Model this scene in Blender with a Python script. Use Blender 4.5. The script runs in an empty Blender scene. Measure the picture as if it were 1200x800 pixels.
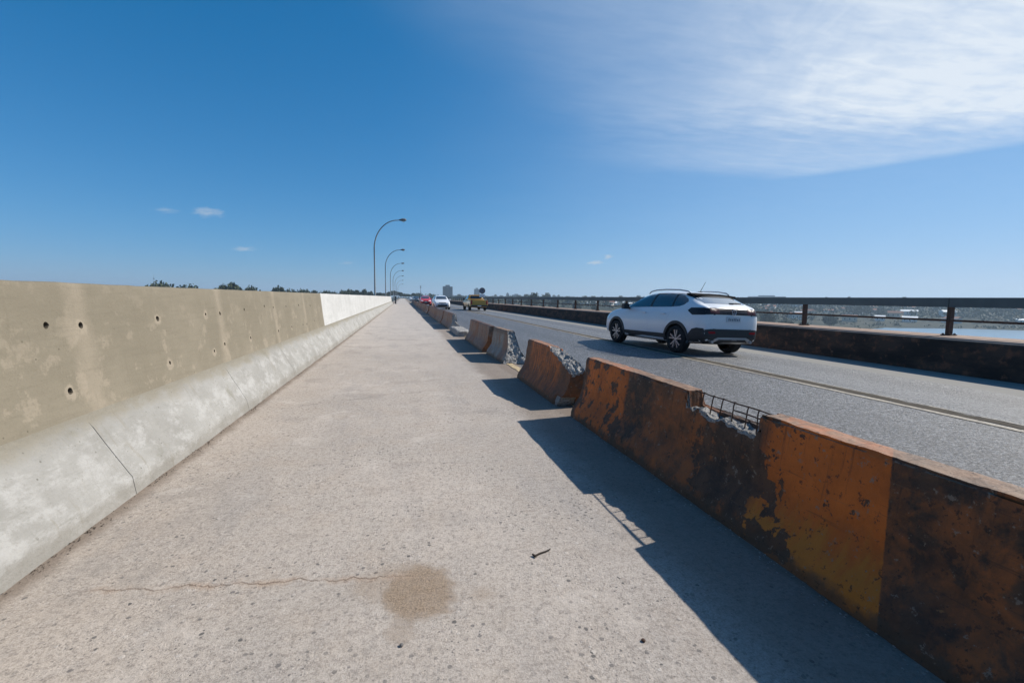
import bpy, bmesh, math, random
from mathutils import Vector, noise, Matrix
from mathutils.bvhtree import BVHTree
R = math.radians
random.seed(7)
scene = bpy.context.scene
col = scene.collection

# ------------------------------------------------------------------ camera
cam_d = bpy.data.cameras.new('camera')
cam = bpy.data.objects.new('camera', cam_d)
col.objects.link(cam)
cam_d.sensor_fit = 'HORIZONTAL'
cam_d.sensor_width = 36.0
cam_d.lens = 16.0
cam_d.clip_start = 0.05
cam_d.clip_end = 30000
YAW, PITCH, ROLL, EYE = 13.50, 5.435, 0.6, 1.30
fwd = Vector((math.sin(R(YAW)) * math.cos(R(PITCH)), math.cos(R(YAW)) * math.cos(R(PITCH)), -math.sin(R(PITCH))))
q = fwd.to_track_quat('-Z', 'Y')
cam.rotation_mode = 'QUATERNION'
from mathutils import Quaternion
cam.rotation_quaternion = q @ Quaternion((0, 0, 1), R(ROLL))
cam.location = (0, 0, EYE)
scene.camera = cam

# ------------------------------------------------------------------ sun, sky, exposure
SUN_EL, SUN_AZ = 38.2, 84.0          # azimuth clockwise from +Y
sdir = Vector((math.sin(R(SUN_AZ)) * math.cos(R(SUN_EL)), math.cos(R(SUN_AZ)) * math.cos(R(SUN_EL)), math.sin(R(SUN_EL))))
sd = bpy.data.lights.new('sun', 'SUN')
sd.energy = 5.0
sd.angle = R(0.53)
sd.color = (1.0, 0.94, 0.85)
sun = bpy.data.objects.new('sun', sd)
sun.rotation_mode = 'QUATERNION'
sun.rotation_quaternion = sdir.to_track_quat('Z', 'Y')
sun.location = (30, 0, 40)
col.objects.link(sun)

scene.view_settings.view_transform = 'Standard'
scene.view_settings.look = 'None'
scene.view_settings.exposure = 0.3
scene.view_settings.gamma = 1.0
scene.render.engine = 'CYCLES'
scene.cycles.max_bounces = 6
scene.cycles.diffuse_bounces = 3
scene.cycles.glossy_bounces = 3
scene.cycles.transmission_bounces = 4
scene.cycles.transparent_max_bounces = 8
scene.cycles.volume_bounces = 0
scene.cycles.use_denoising = True
scene.cycles.denoiser = 'OPENIMAGEDENOISE'
scene.cycles.denoising_input_passes = 'RGB_ALBEDO_NORMAL'
scene.cycles.caustics_reflective = False
scene.cycles.caustics_refractive = False
scene.cycles.sample_clamp_indirect = 1.5
scene.cycles.blur_glossy = 1.0


# ------------------------------------------------------------------ node helper
class NT:
    def __init__(self, tree):
        self.t = tree
        self.t.nodes.clear()

    def n(self, typ, **kw):
        nd = self.t.nodes.new('ShaderNode' + typ)
        for k, v in kw.items():
            if k in nd.inputs.keys():
                self.set(nd.inputs[k], v)
            else:
                setattr(nd, k, v)
        return nd

    def set(self, sock, v):
        if isinstance(v, bpy.types.NodeSocket):
            self.t.links.new(v, sock)
        elif isinstance(v, bpy.types.Node):
            self.t.links.new(v.outputs[0], sock)
        else:
            if sock.type == 'RGBA' and isinstance(v, (tuple, list)) and len(v) == 3:
                v = (*v, 1)
            if sock.type == 'VALUE' and isinstance(v, (tuple, list)):
                v = v[0]
            sock.default_value = v

    def m(self, op, a, b=0.0, c=None, clamp=False):
        nd = self.t.nodes.new('ShaderNodeMath')
        nd.operation = op
        nd.use_clamp = clamp
        self.set(nd.inputs[0], a)
        self.set(nd.inputs[1], b)
        if c is not None:
            self.set(nd.inputs[2], c)
        return nd.outputs[0]

    def add(self, a, b): return self.m('ADD', a, b)
    def sub(self, a, b): return self.m('SUBTRACT', a, b)
    def mul(self, a, b): return self.m('MULTIPLY', a, b)
    def gt(self, a, b): return self.m('GREATER_THAN', a, b)

    def step(self, v, lo, hi):
        nd = self.t.nodes.new('ShaderNodeMapRange')
        nd.interpolation_type = 'SMOOTHSTEP'
        self.set(nd.inputs[0], v)
        nd.inputs[1].default_value = lo
        nd.inputs[2].default_value = hi
        nd.inputs[3].default_value = 0
        nd.inputs[4].default_value = 1
        return nd.outputs[0]

    def band(self, v, lo, hi, soft):
        return self.mul(self.step(v, lo - soft, lo + soft), self.sub(1.0, self.step(v, hi - soft, hi + soft)))

    def mix(self, f, a, b, mode='MIX'):
        nd = self.t.nodes.new('ShaderNodeMix')
        nd.data_type = 'RGBA'
        nd.blend_type = mode
        self.set(nd.inputs[0], f)
        self.set(nd.inputs[6], a)
        self.set(nd.inputs[7], b)
        return nd.outputs[2]

    def noise(self, v, s, d=4.0, r=0.55, dist=0.0):
        nd = self.n('TexNoise', Scale=s, Detail=d, Roughness=r, Distortion=dist)
        if v is not None:
            self.set(nd.inputs['Vector'], v)
        return nd.outputs[0]

    def voro(self, v, s, feature='F1', rnd=1.0):
        nd = self.t.nodes.new('ShaderNodeTexVoronoi')
        nd.feature = feature
        nd.inputs['Scale'].default_value = s
        nd.inputs['Randomness'].default_value = rnd
        self.set(nd.inputs['Vector'], v)
        return nd

    def pos(self):
        return self.t.nodes.new('ShaderNodeNewGeometry').outputs['Position']

    def obj(self):
        return self.t.nodes.new('ShaderNodeTexCoord').outputs['Object']

    def rnd(self):
        return self.t.nodes.new('ShaderNodeObjectInfo').outputs['Random']

    def xyz(self, v):
        nd = self.t.nodes.new('ShaderNodeSeparateXYZ')
        self.set(nd.inputs[0], v)
        return nd.outputs

    def vec(self, x, y, z):
        nd = self.t.nodes.new('ShaderNodeCombineXYZ')
        for i, a in enumerate((x, y, z)):
            self.set(nd.inputs[i], a)
        return nd.outputs[0]

    def scale(self, v, s):
        nd = self.t.nodes.new('ShaderNodeVectorMath')
        nd.operation = 'MULTIPLY'
        self.set(nd.inputs[0], v)
        nd.inputs[1].default_value = s
        return nd.outputs[0]

    def vadd(self, a, b):
        nd = self.t.nodes.new('ShaderNodeVectorMath')
        nd.operation = 'ADD'
        self.set(nd.inputs[0], a)
        self.set(nd.inputs[1], b)
        return nd.outputs[0]

    def bump(self, h, strength=0.5, dist=0.01, prev=None):
        nd = self.n('Bump', Strength=strength, Distance=dist)
        self.set(nd.inputs['Height'], h)
        if prev is not None:
            self.set(nd.inputs['Normal'], prev)
        return nd.outputs[0]

    def out(self, base, rough=0.8, normal=None, spec=0.3, metal=0.0, **kw):
        b = self.t.nodes.new('ShaderNodeBsdfPrincipled')
        self.set(b.inputs['Base Color'], base)
        self.set(b.inputs['Roughness'], rough)
        self.set(b.inputs['Metallic'], metal)
        self.set(b.inputs['Specular IOR Level'], spec)
        for k, v in kw.items():
            self.set(b.inputs[k.replace('_', ' ')], v)
        if normal is not None:
            self.set(b.inputs['Normal'], normal)
        o = self.t.nodes.new('ShaderNodeOutputMaterial')
        self.t.links.new(b.outputs[0], o.inputs[0])
        return b


def mat(name):
    m = bpy.data.materials.new(name)
    m.use_nodes = True
    return m, NT(m.node_tree)


def simple(name, c, rough=0.6, spec=0.4, metal=0.0, var=0.12, scale=6.0, **kw):
    m, t = mat(name)
    v = t.noise(t.obj(), scale, 5)
    dark = tuple(x * (1 - var) for x in c)
    light = tuple(min(1, x * (1 + var)) for x in c)
    t.out(t.mix(v, dark, light), t.add(rough - 0.06, t.mul(v, 0.12)), None, spec, metal, **kw)
    return m


# ------------------------------------------------------------------ world: sky with thin cirrus
world = bpy.data.worlds.new('World')
scene.world = world
world.use_nodes = True
t = NT(world.node_tree)
sky = t.t.nodes.new('ShaderNodeTexSky')
sky.sky_type = 'NISHITA'
sky.sun_disc = False
sky.sun_elevation = R(SUN_EL)
sky.sun_rotation = R(SUN_AZ)
sky.altitude = 2500
sky.air_density = 1.3
sky.dust_density = 0.2
sky.ozone_density = 5.0
# deep polarised blue: the same colour response for the whole sky
sx_ = t.t.nodes.new('ShaderNodeSeparateColor')
t.t.links.new(sky.outputs[0], sx_.inputs[0])
cx_ = t.t.nodes.new('ShaderNodeCombineColor')
t.set(cx_.inputs[0], t.m('MAXIMUM', t.add(t.mul(sx_.outputs[0], 0.58), -0.44), 0.05))
t.set(cx_.inputs[1], t.m('DIVIDE', t.mul(sx_.outputs[1], 1.12), t.add(1.0, t.mul(sx_.outputs[1], 0.085))))
t.set(cx_.inputs[2], t.m('DIVIDE', t.mul(sx_.outputs[2], 1.69), t.add(1.0, t.mul(sx_.outputs[2], 0.092))))
sky_c = cx_.outputs[0]
gen = t.t.nodes.new('ShaderNodeTexCoord').outputs['Generated']
dx, dy, dz = t.xyz(gen)
dzc = t.m('MAXIMUM', dz, 0.04)
u = t.m('DIVIDE', dx, dzc)
v = t.m('DIVIDE', dy, dzc)
uv = t.vec(u, v, 0.0)
warp = t.noise(uv, 0.9, 3)
w2 = t.sub(warp, 0.5)
# streaks run from lower left to upper right
str_uv = t.vec(t.add(t.mul(u, 0.35), t.mul(v, 0.5)), t.add(t.mul(u, -1.3), t.mul(v, 0.9)), w2)
streak = t.noise(str_uv, 2.2, 8, 0.62, 0.6)
fine = t.noise(t.vec(t.mul(u, 1.0), t.mul(v, 3.0), 0.3), 4.0, 8, 0.6, 0.3)
edge_main = t.sub(t.sub(t.add(3.10, t.mul(w2, 0.30)), t.mul(u, 0.28)), v)       # >0 inside
m_main = t.step(t.add(edge_main, t.mul(t.sub(fine, 0.5), 0.35)), -0.10, 0.62)
lean = t.add(t.sub(u, v), t.mul(w2, 0.7))
reach = t.step(t.add(v, t.mul(w2, 0.5)), 0.15, 1.15)          # unseen rest of the bank faded out to hold the shadow fill down
m_wash = t.mul(t.mul(t.step(lean, -2.0, -0.5), 0.22), reach)
m_core = t.mul(t.step(t.add(lean, t.mul(t.sub(streak, 0.5), 0.9)), -0.85, 0.35), t.mul(reach, 0.38))
edge_veil = t.sub(t.add(3.40, t.mul(w2, 0.3)), v)
edge_veil2 = t.sub(t.sub(4.48, t.mul(t.mul(v, v), 0.122)), t.add(u, t.mul(w2, 0.25)))
m_veil = t.mul(t.mul(t.step(edge_veil, 0.0, 0.5), t.step(edge_veil2, 0.0, 0.30)), t.step(u, 0.8, 2.6))
m_right = t.step(edge_veil2, -0.02, 0.4)
dens = t.mul(t.mul(m_main, m_right), t.add(t.mul(m_wash, t.add(0.7, t.mul(fine, 0.6))), t.mul(m_core, t.add(0.56, t.mul(t.step(t.add(t.mul(streak, 0.55), t.mul(fine, 0.45)), 0.33, 0.66), 0.48)))))
dens = t.m('ADD', dens, t.mul(t.mul(m_veil, t.add(0.5, fine)), 0.26), clamp=True)
dens = t.mul(dens, t.add(0.90, t.mul(fine, 0.18)))
# very thin milky veil towards the sun side
dens = t.m('ADD', dens, t.mul(t.mul(t.step(t.add(dx, t.mul(w2, 0.15)), -0.05, 0.80), t.step(dy, -0.1, 0.35)), t.add(0.15, t.mul(fine, 0.06))), clamp=True)
cl = t.mix(t.m('MULTIPLY', dens, 0.95, clamp=True), sky_c, (8.3, 9.0, 9.8))
# small isolated wisps low over the horizon
def wisp(cx, cy, cz, sx, sz, k):
    a = t.m('DIVIDE', t.sub(t.m('ARCTAN2', dx, dy), math.atan2(cx, cy)), sx)
    e = t.m('DIVIDE', t.sub(dz, cz), sz)
    e = t.sub(e, t.mul(a, 0.22))
    rr = t.m('SQRT', t.add(t.mul(a, a), t.mul(e, e)))
    nn = t.noise(t.vec(t.mul(a, 0.8), t.mul(e, 0.9), cx * 9), 1.9, 5, 0.6)
    f = t.m('SUBTRACT', 1.0, t.add(rr, t.mul(t.sub(nn, 0.45), 2.3)), clamp=True)
    return t.mul(f, k)
ws = None
for args in ((-0.334, 0.931, 0.146, 0.030, 0.010, 0.65), (-0.388, 0.907, 0.143, 0.026, 0.006, 0.30), (-0.286, 0.955, 0.086, 0.026, 0.0055, 0.5),
             (0.399, 0.914, 0.077, 0.021, 0.006, 1.0), (0.424, 0.904, 0.089, 0.011, 0.007, 0.8), (-0.110, 0.990, 0.068, 0.018, 0.0045, 0.4)):
    f = wisp(*args)
    ws = f if ws is None else t.m('ADD', ws, f, clamp=True)
cl = t.mix(ws, cl, (6.0, 6.6, 7.3))
bg = t.n('Background', Color=cl, Strength=0.078)
o = t.t.nodes.new('ShaderNodeOutputWorld')
t.t.links.new(bg.outputs[0], o.inputs[0])


# ------------------------------------------------------------------ mesh helpers
def link(name, me, m=None, parent=None):
    ob = bpy.data.objects.new(name, me)
    col.objects.link(ob)
    if m is not None:
        for mm in (m if isinstance(m, (list, tuple)) else [m]):
            me.materials.append(mm)
    if parent is not None:
        ob.parent = parent
    return ob


def tag(o, label=None, cat=None, group=None, kind=None):
    if label: o['label'] = label
    if cat: o['category'] = cat
    if group: o['group'] = group
    if kind: o['kind'] = kind
    return o


def empty(name, loc=(0, 0, 0), rz=0.0):
    e = bpy.data.objects.new(name, None)
    e.empty_display_size = 0.2
    e.location = loc
    e.rotation_euler = (0, 0, rz)
    col.objects.link(e)
    return e


class MB:
    """collects shapes for one mesh"""
    def __init__(self):
        self.v, self.f, self.mi = [], [], []

    def add(self, vs, fs, mi=0):
        b = len(self.v)
        self.v += [tuple(p) for p in vs]
        self.f += [tuple(i + b for i in f) for f in fs]
        self.mi += [mi] * len(fs)

    def box(self, x0, x1, y0, y1, z0, z1, mi=0):
        self.add([(x0, y0, z0), (x1, y0, z0), (x1, y1, z0), (x0, y1, z0), (x0, y0, z1), (x1, y0, z1), (x1, y1, z1), (x0, y1, z1)],
                 [(0, 3, 2, 1), (4, 5, 6, 7), (0, 1, 5, 4), (1, 2, 6, 5), (2, 3, 7, 6), (3, 0, 4, 7)], mi)

    def tube(self, pts, r, seg=8, mi=0, cap=True):
        pts = [Vector(p) for p in pts]
        rs = r if isinstance(r, (list, tuple)) else [r] * len(pts)
        vs, fs = [], []
        up = Vector((0, 0, 1))
        for i, p in enumerate(pts):
            d = (pts[min(i + 1, len(pts) - 1)] - pts[max(i - 1, 0)]).normalized()
            a = d.cross(up)
            if a.length < 1e-3:
                a = d.cross(Vector((0, 1, 0)))
            a.normalize()
            b = d.cross(a).normalized()
            for k in range(seg):
                th = 2 * math.pi * k / seg
                vs.append(p + (a * math.cos(th) + b * math.sin(th)) * rs[i])
        for i in range(len(pts) - 1):
            for k in range(seg):
                k2 = (k + 1) % seg
                fs.append((i * seg + k, i * seg + k2, (i + 1) * seg + k2, (i + 1) * seg + k))
        if cap:
            fs.append(tuple(range(seg)))
            fs.append(tuple(reversed(range((len(pts) - 1) * seg, len(pts) * seg))))
        self.add(vs, fs, mi)

    def lathe_x(self, prof, seg=24, cx=0, cy=0, cz=0, mi=0, close=False):
        """profile of (x, radius) turned about the X axis"""
        vs, fs = [], []
        n = len(prof)
        for k in range(seg):
            th = 2 * math.pi * k / seg
            for (x, r) in prof:
                vs.append((cx + x, cy + r * math.cos(th), cz + r * math.sin(th)))
        for k in range(seg):
            k2 = (k + 1) % seg
            for i in range(n - 1 if not close else n):
                j = (i + 1) % n
                fs.append((k * n + i, k2 * n + i, k2 * n + j, k * n + j))
        self.add(vs, fs, mi)

    def mesh(self, name, smooth=False, fix=True):
        me = bpy.data.meshes.new(name)
        me.from_pydata(self.v, [], self.f)
        for p, m_ in zip(me.polygons, self.mi):
            p.material_index = m_
            p.use_smooth = smooth
        if fix:
            bm = bmesh.new()
            bm.from_mesh(me)
            bmesh.ops.recalc_face_normals(bm, faces=bm.faces)
            bm.to_mesh(me)
            bm.free()
        me.update()
        return me

    def build(self, name, m, parent=None, smooth=False, bevel=0.0, fix=True):
        me = self.mesh(name, smooth, fix)
        if bevel:
            bm = bmesh.new()
            bm.from_mesh(me)
            bmesh.ops.remove_doubles(bm, verts=bm.verts, dist=1e-5)
            bmesh.ops.bevel(bm, geom=list(bm.edges), offset=bevel, segments=2, affect='EDGES', profile=0.6)
            bm.to_mesh(me)
            bm.free()
        return link(name, me, m, parent)


def grid_mesh(name, x0, x1, y0, y1, nx, ny, zf):
    vs, fs = [], []
    for j in range(ny + 1):
        for i in range(nx + 1):
            x = x0 + (x1 - x0) * i / nx
            y = y0 + (y1 - y0) * j / ny
            vs.append((x, y, zf(x, y)))
    for j in range(ny):
        for i in range(nx):
            a = j * (nx + 1) + i
            fs.append((a, a + 1, a + nx + 2, a + nx + 1))
    me = bpy.data.meshes.new(name)
    me.from_pydata(vs, [], fs)
    return me


def apply_mods(ob):
    dg = bpy.context.evaluated_depsgraph_get()
    me = bpy.data.meshes.new_from_object(ob.evaluated_get(dg))
    ob.modifiers.clear()
    ob.data = me
    return ob


def sst(a, b, x):
    k = max(0.0, min(1.0, (x - a) / (b - a)))
    return k * k * (3 - 2 * k)


def nz(x, y, z, s, o=3):
    return noise.fractal(Vector((x * s, y * s, z * s)), 1.0, 2.0, o)


# ------------------------------------------------------------------ materials of the setting
# walkway: worn concrete with exposed aggregate
m_walk, t = mat('walkway_concrete')
P = t.pos()
X, Y, Z = t.xyz(P)
big = t.noise(P, 0.55, 5, 0.6)
mid = t.noise(P, 3.0, 6, 0.62)
mot = t.noise(P, 11.0, 5, 0.65)
sand = t.noise(P, 210.0, 3, 0.7)
base = t.mix(t.step(big, 0.35, 0.65), (0.410, 0.360, 0.308), (0.525, 0.455, 0.388))
base = t.mix(t.mul(t.step(mid, 0.42, 0.72), 0.6), base, (0.43, 0.355, 0.285))
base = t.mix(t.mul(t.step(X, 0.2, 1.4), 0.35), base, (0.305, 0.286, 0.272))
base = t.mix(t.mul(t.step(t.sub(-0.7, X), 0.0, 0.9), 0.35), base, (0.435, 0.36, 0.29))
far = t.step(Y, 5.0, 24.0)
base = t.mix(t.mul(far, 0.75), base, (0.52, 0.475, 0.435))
tex_f = t.noise(t.scale(P, (1.0, 0.25, 1.0)), 2.2, 6, 0.65)
base = t.mix(t.mul(t.step(tex_f, 0.48, 0.72), 0.42), base, (0.25, 0.24, 0.235))
base = t.mix(t.mul(t.step(mot, 0.5, 0.8), 0.35), base, (0.49, 0.435, 0.39))
expo = t.step(t.add(t.mul(t.noise(P, 1.7, 4, 0.6), 0.7), t.mul(mot, 0.3)), 0.42, 0.60)
wrp = t.vadd(P, t.scale(t.n('TexNoise', Vector=P, Scale=90.0, Detail=1.0).outputs['Color'], (0.006, 0.006, 0.006)))
vo = t.voro(wrp, 46.0)
cell = t.xyz(vo.outputs['Color'])
inside = t.sub(1.0, t.step(t.sub(vo.outputs['Distance'], t.add(0.10, t.mul(cell[2], 0.36))), -0.06, 0.06))
dark_p = t.mul(t.mul(inside, t.gt(cell[0], 0.72)), t.add(0.25, t.mul(expo, 0.75)))
pale_p = t.mul(t.mul(inside, t.gt(0.16, cell[0])), expo)
vo2 = t.voro(P, 135.0)
c2 = t.xyz(vo2.outputs['Color'])
grit = t.mul(t.sub(1.0, t.step(vo2.outputs['Distance'], 0.25, 0.45)), t.gt(c2[0], 0.68))
stone = t.mix(cell[1], (0.085, 0.083, 0.080), (0.20, 0.18, 0.165))
base = t.mix(t.mul(grit, t.add(0.25, t.mul(expo, 0.45))), base, (0.17, 0.155, 0.145))
base = t.mix(t.mul(dark_p, 0.85), base, stone)
base = t.mix(t.mul(pale_p, 0.55), base, (0.53, 0.48, 0.43))
base = t.mix(t.mul(t.step(sand, 0.50, 0.72), 0.40), base, (0.19, 0.165, 0.15))
base = t.mix(t.mul(t.step(sand, 0.52, 0.30), 0.0), base, (0.5, 0.45, 0.42))
# coarse worn texture that carries to the middle distance
g1 = t.noise(P, 95.0, 5, 0.8)
g2 = t.noise(P, 34.0, 6, 0.78)
g3 = t.noise(P, 14.0, 6, 0.75, 0.3)
gf = t.noise(P, 30.0, 7, 0.84)
base = t.mix(t.mul(t.step(gf, 0.51, 0.60), 0.48), base, (0.150, 0.130, 0.112))
base = t.mix(t.mul(t.step(gf, 0.47, 0.40), 0.26), base, (0.58, 0.515, 0.455))
base = t.mix(t.mul(t.step(g1, 0.50, 0.66), 0.45), base, (0.150, 0.130, 0.110))
base = t.mix(t.mul(t.step(g2, 0.52, 0.66), 0.45), base, (0.185, 0.158, 0.138))
base = t.mix(t.mul(t.step(g1, 0.50, 0.36), 0.40), base, (0.56, 0.50, 0.45))
base = t.mix(t.mul(t.step(g3, 0.54, 0.70), 0.40), base, (0.215, 0.185, 0.162))
base = t.mix(t.mul(t.step(t.noise(P, 1.1, 7, 0.72), 0.50, 0.66), 0.42), base, (0.215, 0.195, 0.175))
base = t.mix(t.mul(t.step(t.noise(P, 1.9, 7, 0.74, 0.4), 0.55, 0.66), 0.40), base, (0.56, 0.50, 0.44))
base = t.mix(t.mul(dark_p, 0.75), base, stone)
base = t.mix(t.mul(pale_p, 0.40), base, (0.55, 0.50, 0.45))
# rusty water stain
def blob(cx, cy, rx, ry, amp=0.55, sc=9.0):
    a = t.m('DIVIDE', t.sub(X, cx), rx)
    b = t.m('DIVIDE', t.sub(Y, cy), ry)
    d = t.m('SQRT', t.add(t.mul(a, a), t.mul(b, b)))
    return t.add(d, t.mul(t.sub(t.noise(P, sc, 5, 0.6), 0.5), amp * 2))
st = t.sub(1.0, t.step(t.add(blob(0.055, 1.955, 0.165, 0.22), t.mul(t.sub(sand, 0.5), 0.35)), 0.62, 1.14))
st2 = t.sub(1.0, t.step(blob(-0.02, 1.735, 0.07, 0.10), 0.6, 1.1))
st3 = t.sub(1.0, t.step(blob(0.33, 1.875, 0.06, 0.06), 0.3, 1.2))
st4 = t.sub(1.0, t.step(blob(-0.08, 2.035, 0.18, 0.14, 0.4), 0.4, 1.2))
stain = t.m('MAXIMUM', t.m('MAXIMUM', st, t.mul(st2, 0.4)), t.m('MAXIMUM', t.mul(st3, 0.3), t.mul(st4, 0.5)))
base = t.mix(t.mul(stain, t.add(0.50, t.mul(mot, 0.55))), base, t.mix(t.step(g1, 0.35, 0.65), (0.135, 0.090, 0.052), (0.36, 0.265, 0.18)))
# crack fed by the stain
cw = t.noise(t.vec(X, 0.0, 0.0), 5.0, 5, 0.65)
yc = t.add(t.add(2.075, t.mul(X, -0.14)), t.mul(t.sub(cw, 0.5), 0.17))
dcr = t.m('ABSOLUTE', t.sub(Y, yc))
seg = t.band(X, -1.36, 0.02, 0.12)
halo = t.mul(t.mul(t.sub(1.0, t.step(dcr, 0.0, 0.045)), seg), t.step(t.noise(P, 6.0, 3), 0.30, 0.60))
br = t.step(t.noise(t.vec(X, 7.0, 0.0), 7.0, 4, 0.6), 0.30, 0.55)
line = t.mul(t.mul(t.sub(1.0, t.step(t.add(dcr, t.mul(t.sub(g1, 0.5), 0.022)), 0.001, 0.007)), seg), t.add(0.25, t.mul(br, 0.75)))
base = t.mix(t.mul(halo, 0.60), base, t.mix(g2, (0.34, 0.245, 0.175), (0.42, 0.31, 0.23)))
base = t.mix(t.mul(line, 0.62), base, (0.13, 0.085, 0.055))
# finer crack further on
yc2 = t.add(t.add(6.25, t.mul(X, 0.40)), t.mul(t.sub(t.noise(t.vec(X, 3.0, 0.0), 3.5, 5, 0.65), 0.5), 0.55))
d2 = t.m('ABSOLUTE', t.sub(Y, yc2))
line2 = t.mul(t.sub(1.0, t.step(d2, 0.006, 0.022)), t.band(X, -1.3, 0.30, 0.1))
line2 = t.mul(line2, t.step(t.noise(P, 3.2, 3), 0.42, 0.6))
base = t.mix(t.mul(line2, 0.7), base, (0.15, 0.13, 0.12))
# soil washed along the wall foot and along the barriers, the latter with painted shade
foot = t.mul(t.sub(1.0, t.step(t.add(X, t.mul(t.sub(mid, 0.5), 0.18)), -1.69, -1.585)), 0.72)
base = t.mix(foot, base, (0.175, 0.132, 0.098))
kerb_dirt_shade = t.m('MAXIMUM', t.mul(t.step(t.add(X, t.mul(t.sub(mid, 0.5), 0.25)), 1.62, 1.80), 0.75), t.mul(t.step(t.add(X, t.mul(t.sub(big, 0.5), 0.5)), 1.12, 1.45), 0.58))  # soil strip at the barriers, plus a wider band painting their shadow darker
base = t.mix(kerb_dirt_shade, base, (0.155, 0.115, 0.085))
h = t.add(t.mul(inside, t.mul(expo, 0.55)), t.add(t.mul(sand, 0.5), t.mul(mot, 0.9)))
h = t.sub(h, t.mul(line, 0.8))
nb = t.bump(t.add(h, t.add(t.mul(g1, 1.0), t.mul(g2, 1.5))), 0.6, 0.0045)
nb = t.bump(t.noise(P, 7.0, 4, 0.6), 0.12, 0.02, nb)
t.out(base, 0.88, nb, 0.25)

# asphalt
m_road, t = mat('asphalt')
P = t.pos()
X, Y, Z = t.xyz(P)
vo = t.voro(P, 34.0)
cell = t.xyz(vo.outputs['Color'])
big = t.noise(t.scale(P, (1.0, 0.12, 1.0)), 1.4, 5, 0.6)
sand = t.noise(P, 160.0, 3, 0.7)
base = t.mix(t.step(big, 0.3, 0.7), (0.036, 0.036, 0.038), (0.062, 0.062, 0.064))
base = t.mix(t.mul(t.gt(cell[0], 0.66), 0.85), base, (0.21, 0.212, 0.218))
base = t.mix(t.mul(t.gt(0.2, cell[0]), 0.85), base, (0.018, 0.018, 0.020))
lane = t.add(t.band(X, 2.97, 3.59, 0.3), t.band(X, 4.45, 5.0, 0.3))
base = t.mix(t.mul(lane, 0.6), base, (0.040, 0.040, 0.042))
wheel_b = t.add(t.band(X, 7.45, 8.15, 0.25), t.band(X, 6.4, 6.6, 0.1))
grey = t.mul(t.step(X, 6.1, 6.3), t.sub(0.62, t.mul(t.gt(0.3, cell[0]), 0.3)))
base = t.mix(grey, base, (0.225, 0.225, 0.225))  # sun glare over the right lane put into the asphalt colour
base = t.mix(t.mul(wheel_b, t.add(0.35, t.mul(big, 0.5))), base, (0.050, 0.051, 0.055))
edge = t.sub(1.0, t.step(t.add(X, t.mul(t.sub(t.noise(P, 2.5, 4), 0.5), 0.5)), 2.3, 2.65))
base = t.mix(t.mul(edge, 0.55), base, (0.16, 0.145, 0.13))
hh = t.add(t.mul(t.sub(1.0, vo.outputs['Distance']), 0.5), t.mul(cell[1], 0.5))
hh = t.add(hh, t.mul(sand, 0.4))
gf = t.noise(P, 34.0, 6, 0.82)
base = t.mix(t.mul(t.step(gf, 0.50, 0.57), 0.80), base, (0.016, 0.016, 0.018))
base = t.mix(t.mul(t.step(gf, 0.48, 0.41), 0.75), base, (0.36, 0.362, 0.37))
ga = t.noise(P, 60.0, 5, 0.8)
gb = t.noise(P, 24.0, 5, 0.75)
base = t.mix(t.mul(t.step(ga, 0.50, 0.64), 0.65), base, (0.022, 0.022, 0.024))
base = t.mix(t.mul(t.step(gb, 0.52, 0.68), 0.45), base, (0.035, 0.035, 0.037))
base = t.mix(t.mul(t.step(ga, 0.48, 0.34), 0.60), base, (0.30, 0.30, 0.305))
nb = t.bump(t.add(t.mul(hh, 1.3), t.mul(ga, 1.6)), 1.0, 0.012)
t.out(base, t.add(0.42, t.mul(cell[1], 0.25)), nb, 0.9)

# worn paint line / sealed joint on asphalt
def line_mat(name, c_paint, lo, hi):
    m, t = mat(name)
    P = t.pos()
    n1 = t.noise(P, 22.0, 6, 0.7)
    n2 = t.noise(t.scale(P, (1, 0.2, 1)), 3.0, 4)
    w = t.step(t.add(t.mul(n1, 0.7), t.mul(n2, 0.3)), lo, hi)
    c = t.mix(w, (0.065, 0.063, 0.062), c_paint)
    t.out(c, 0.6, t.bump(t.noise(P, 90.0, 3), 0.6, 0.005), 0.4)
    return m
m_line = line_mat('worn_line_paint', (0.37, 0.32, 0.245), 0.36, 0.56)
m_edge = line_mat('worn_yellow_paint', (0.55, 0.42, 0.24), 0.34, 0.52)
m_seam = simple('joint_sealant', (0.085, 0.074, 0.060), 0.95, 0.05, var=0.45, scale=9)

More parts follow.
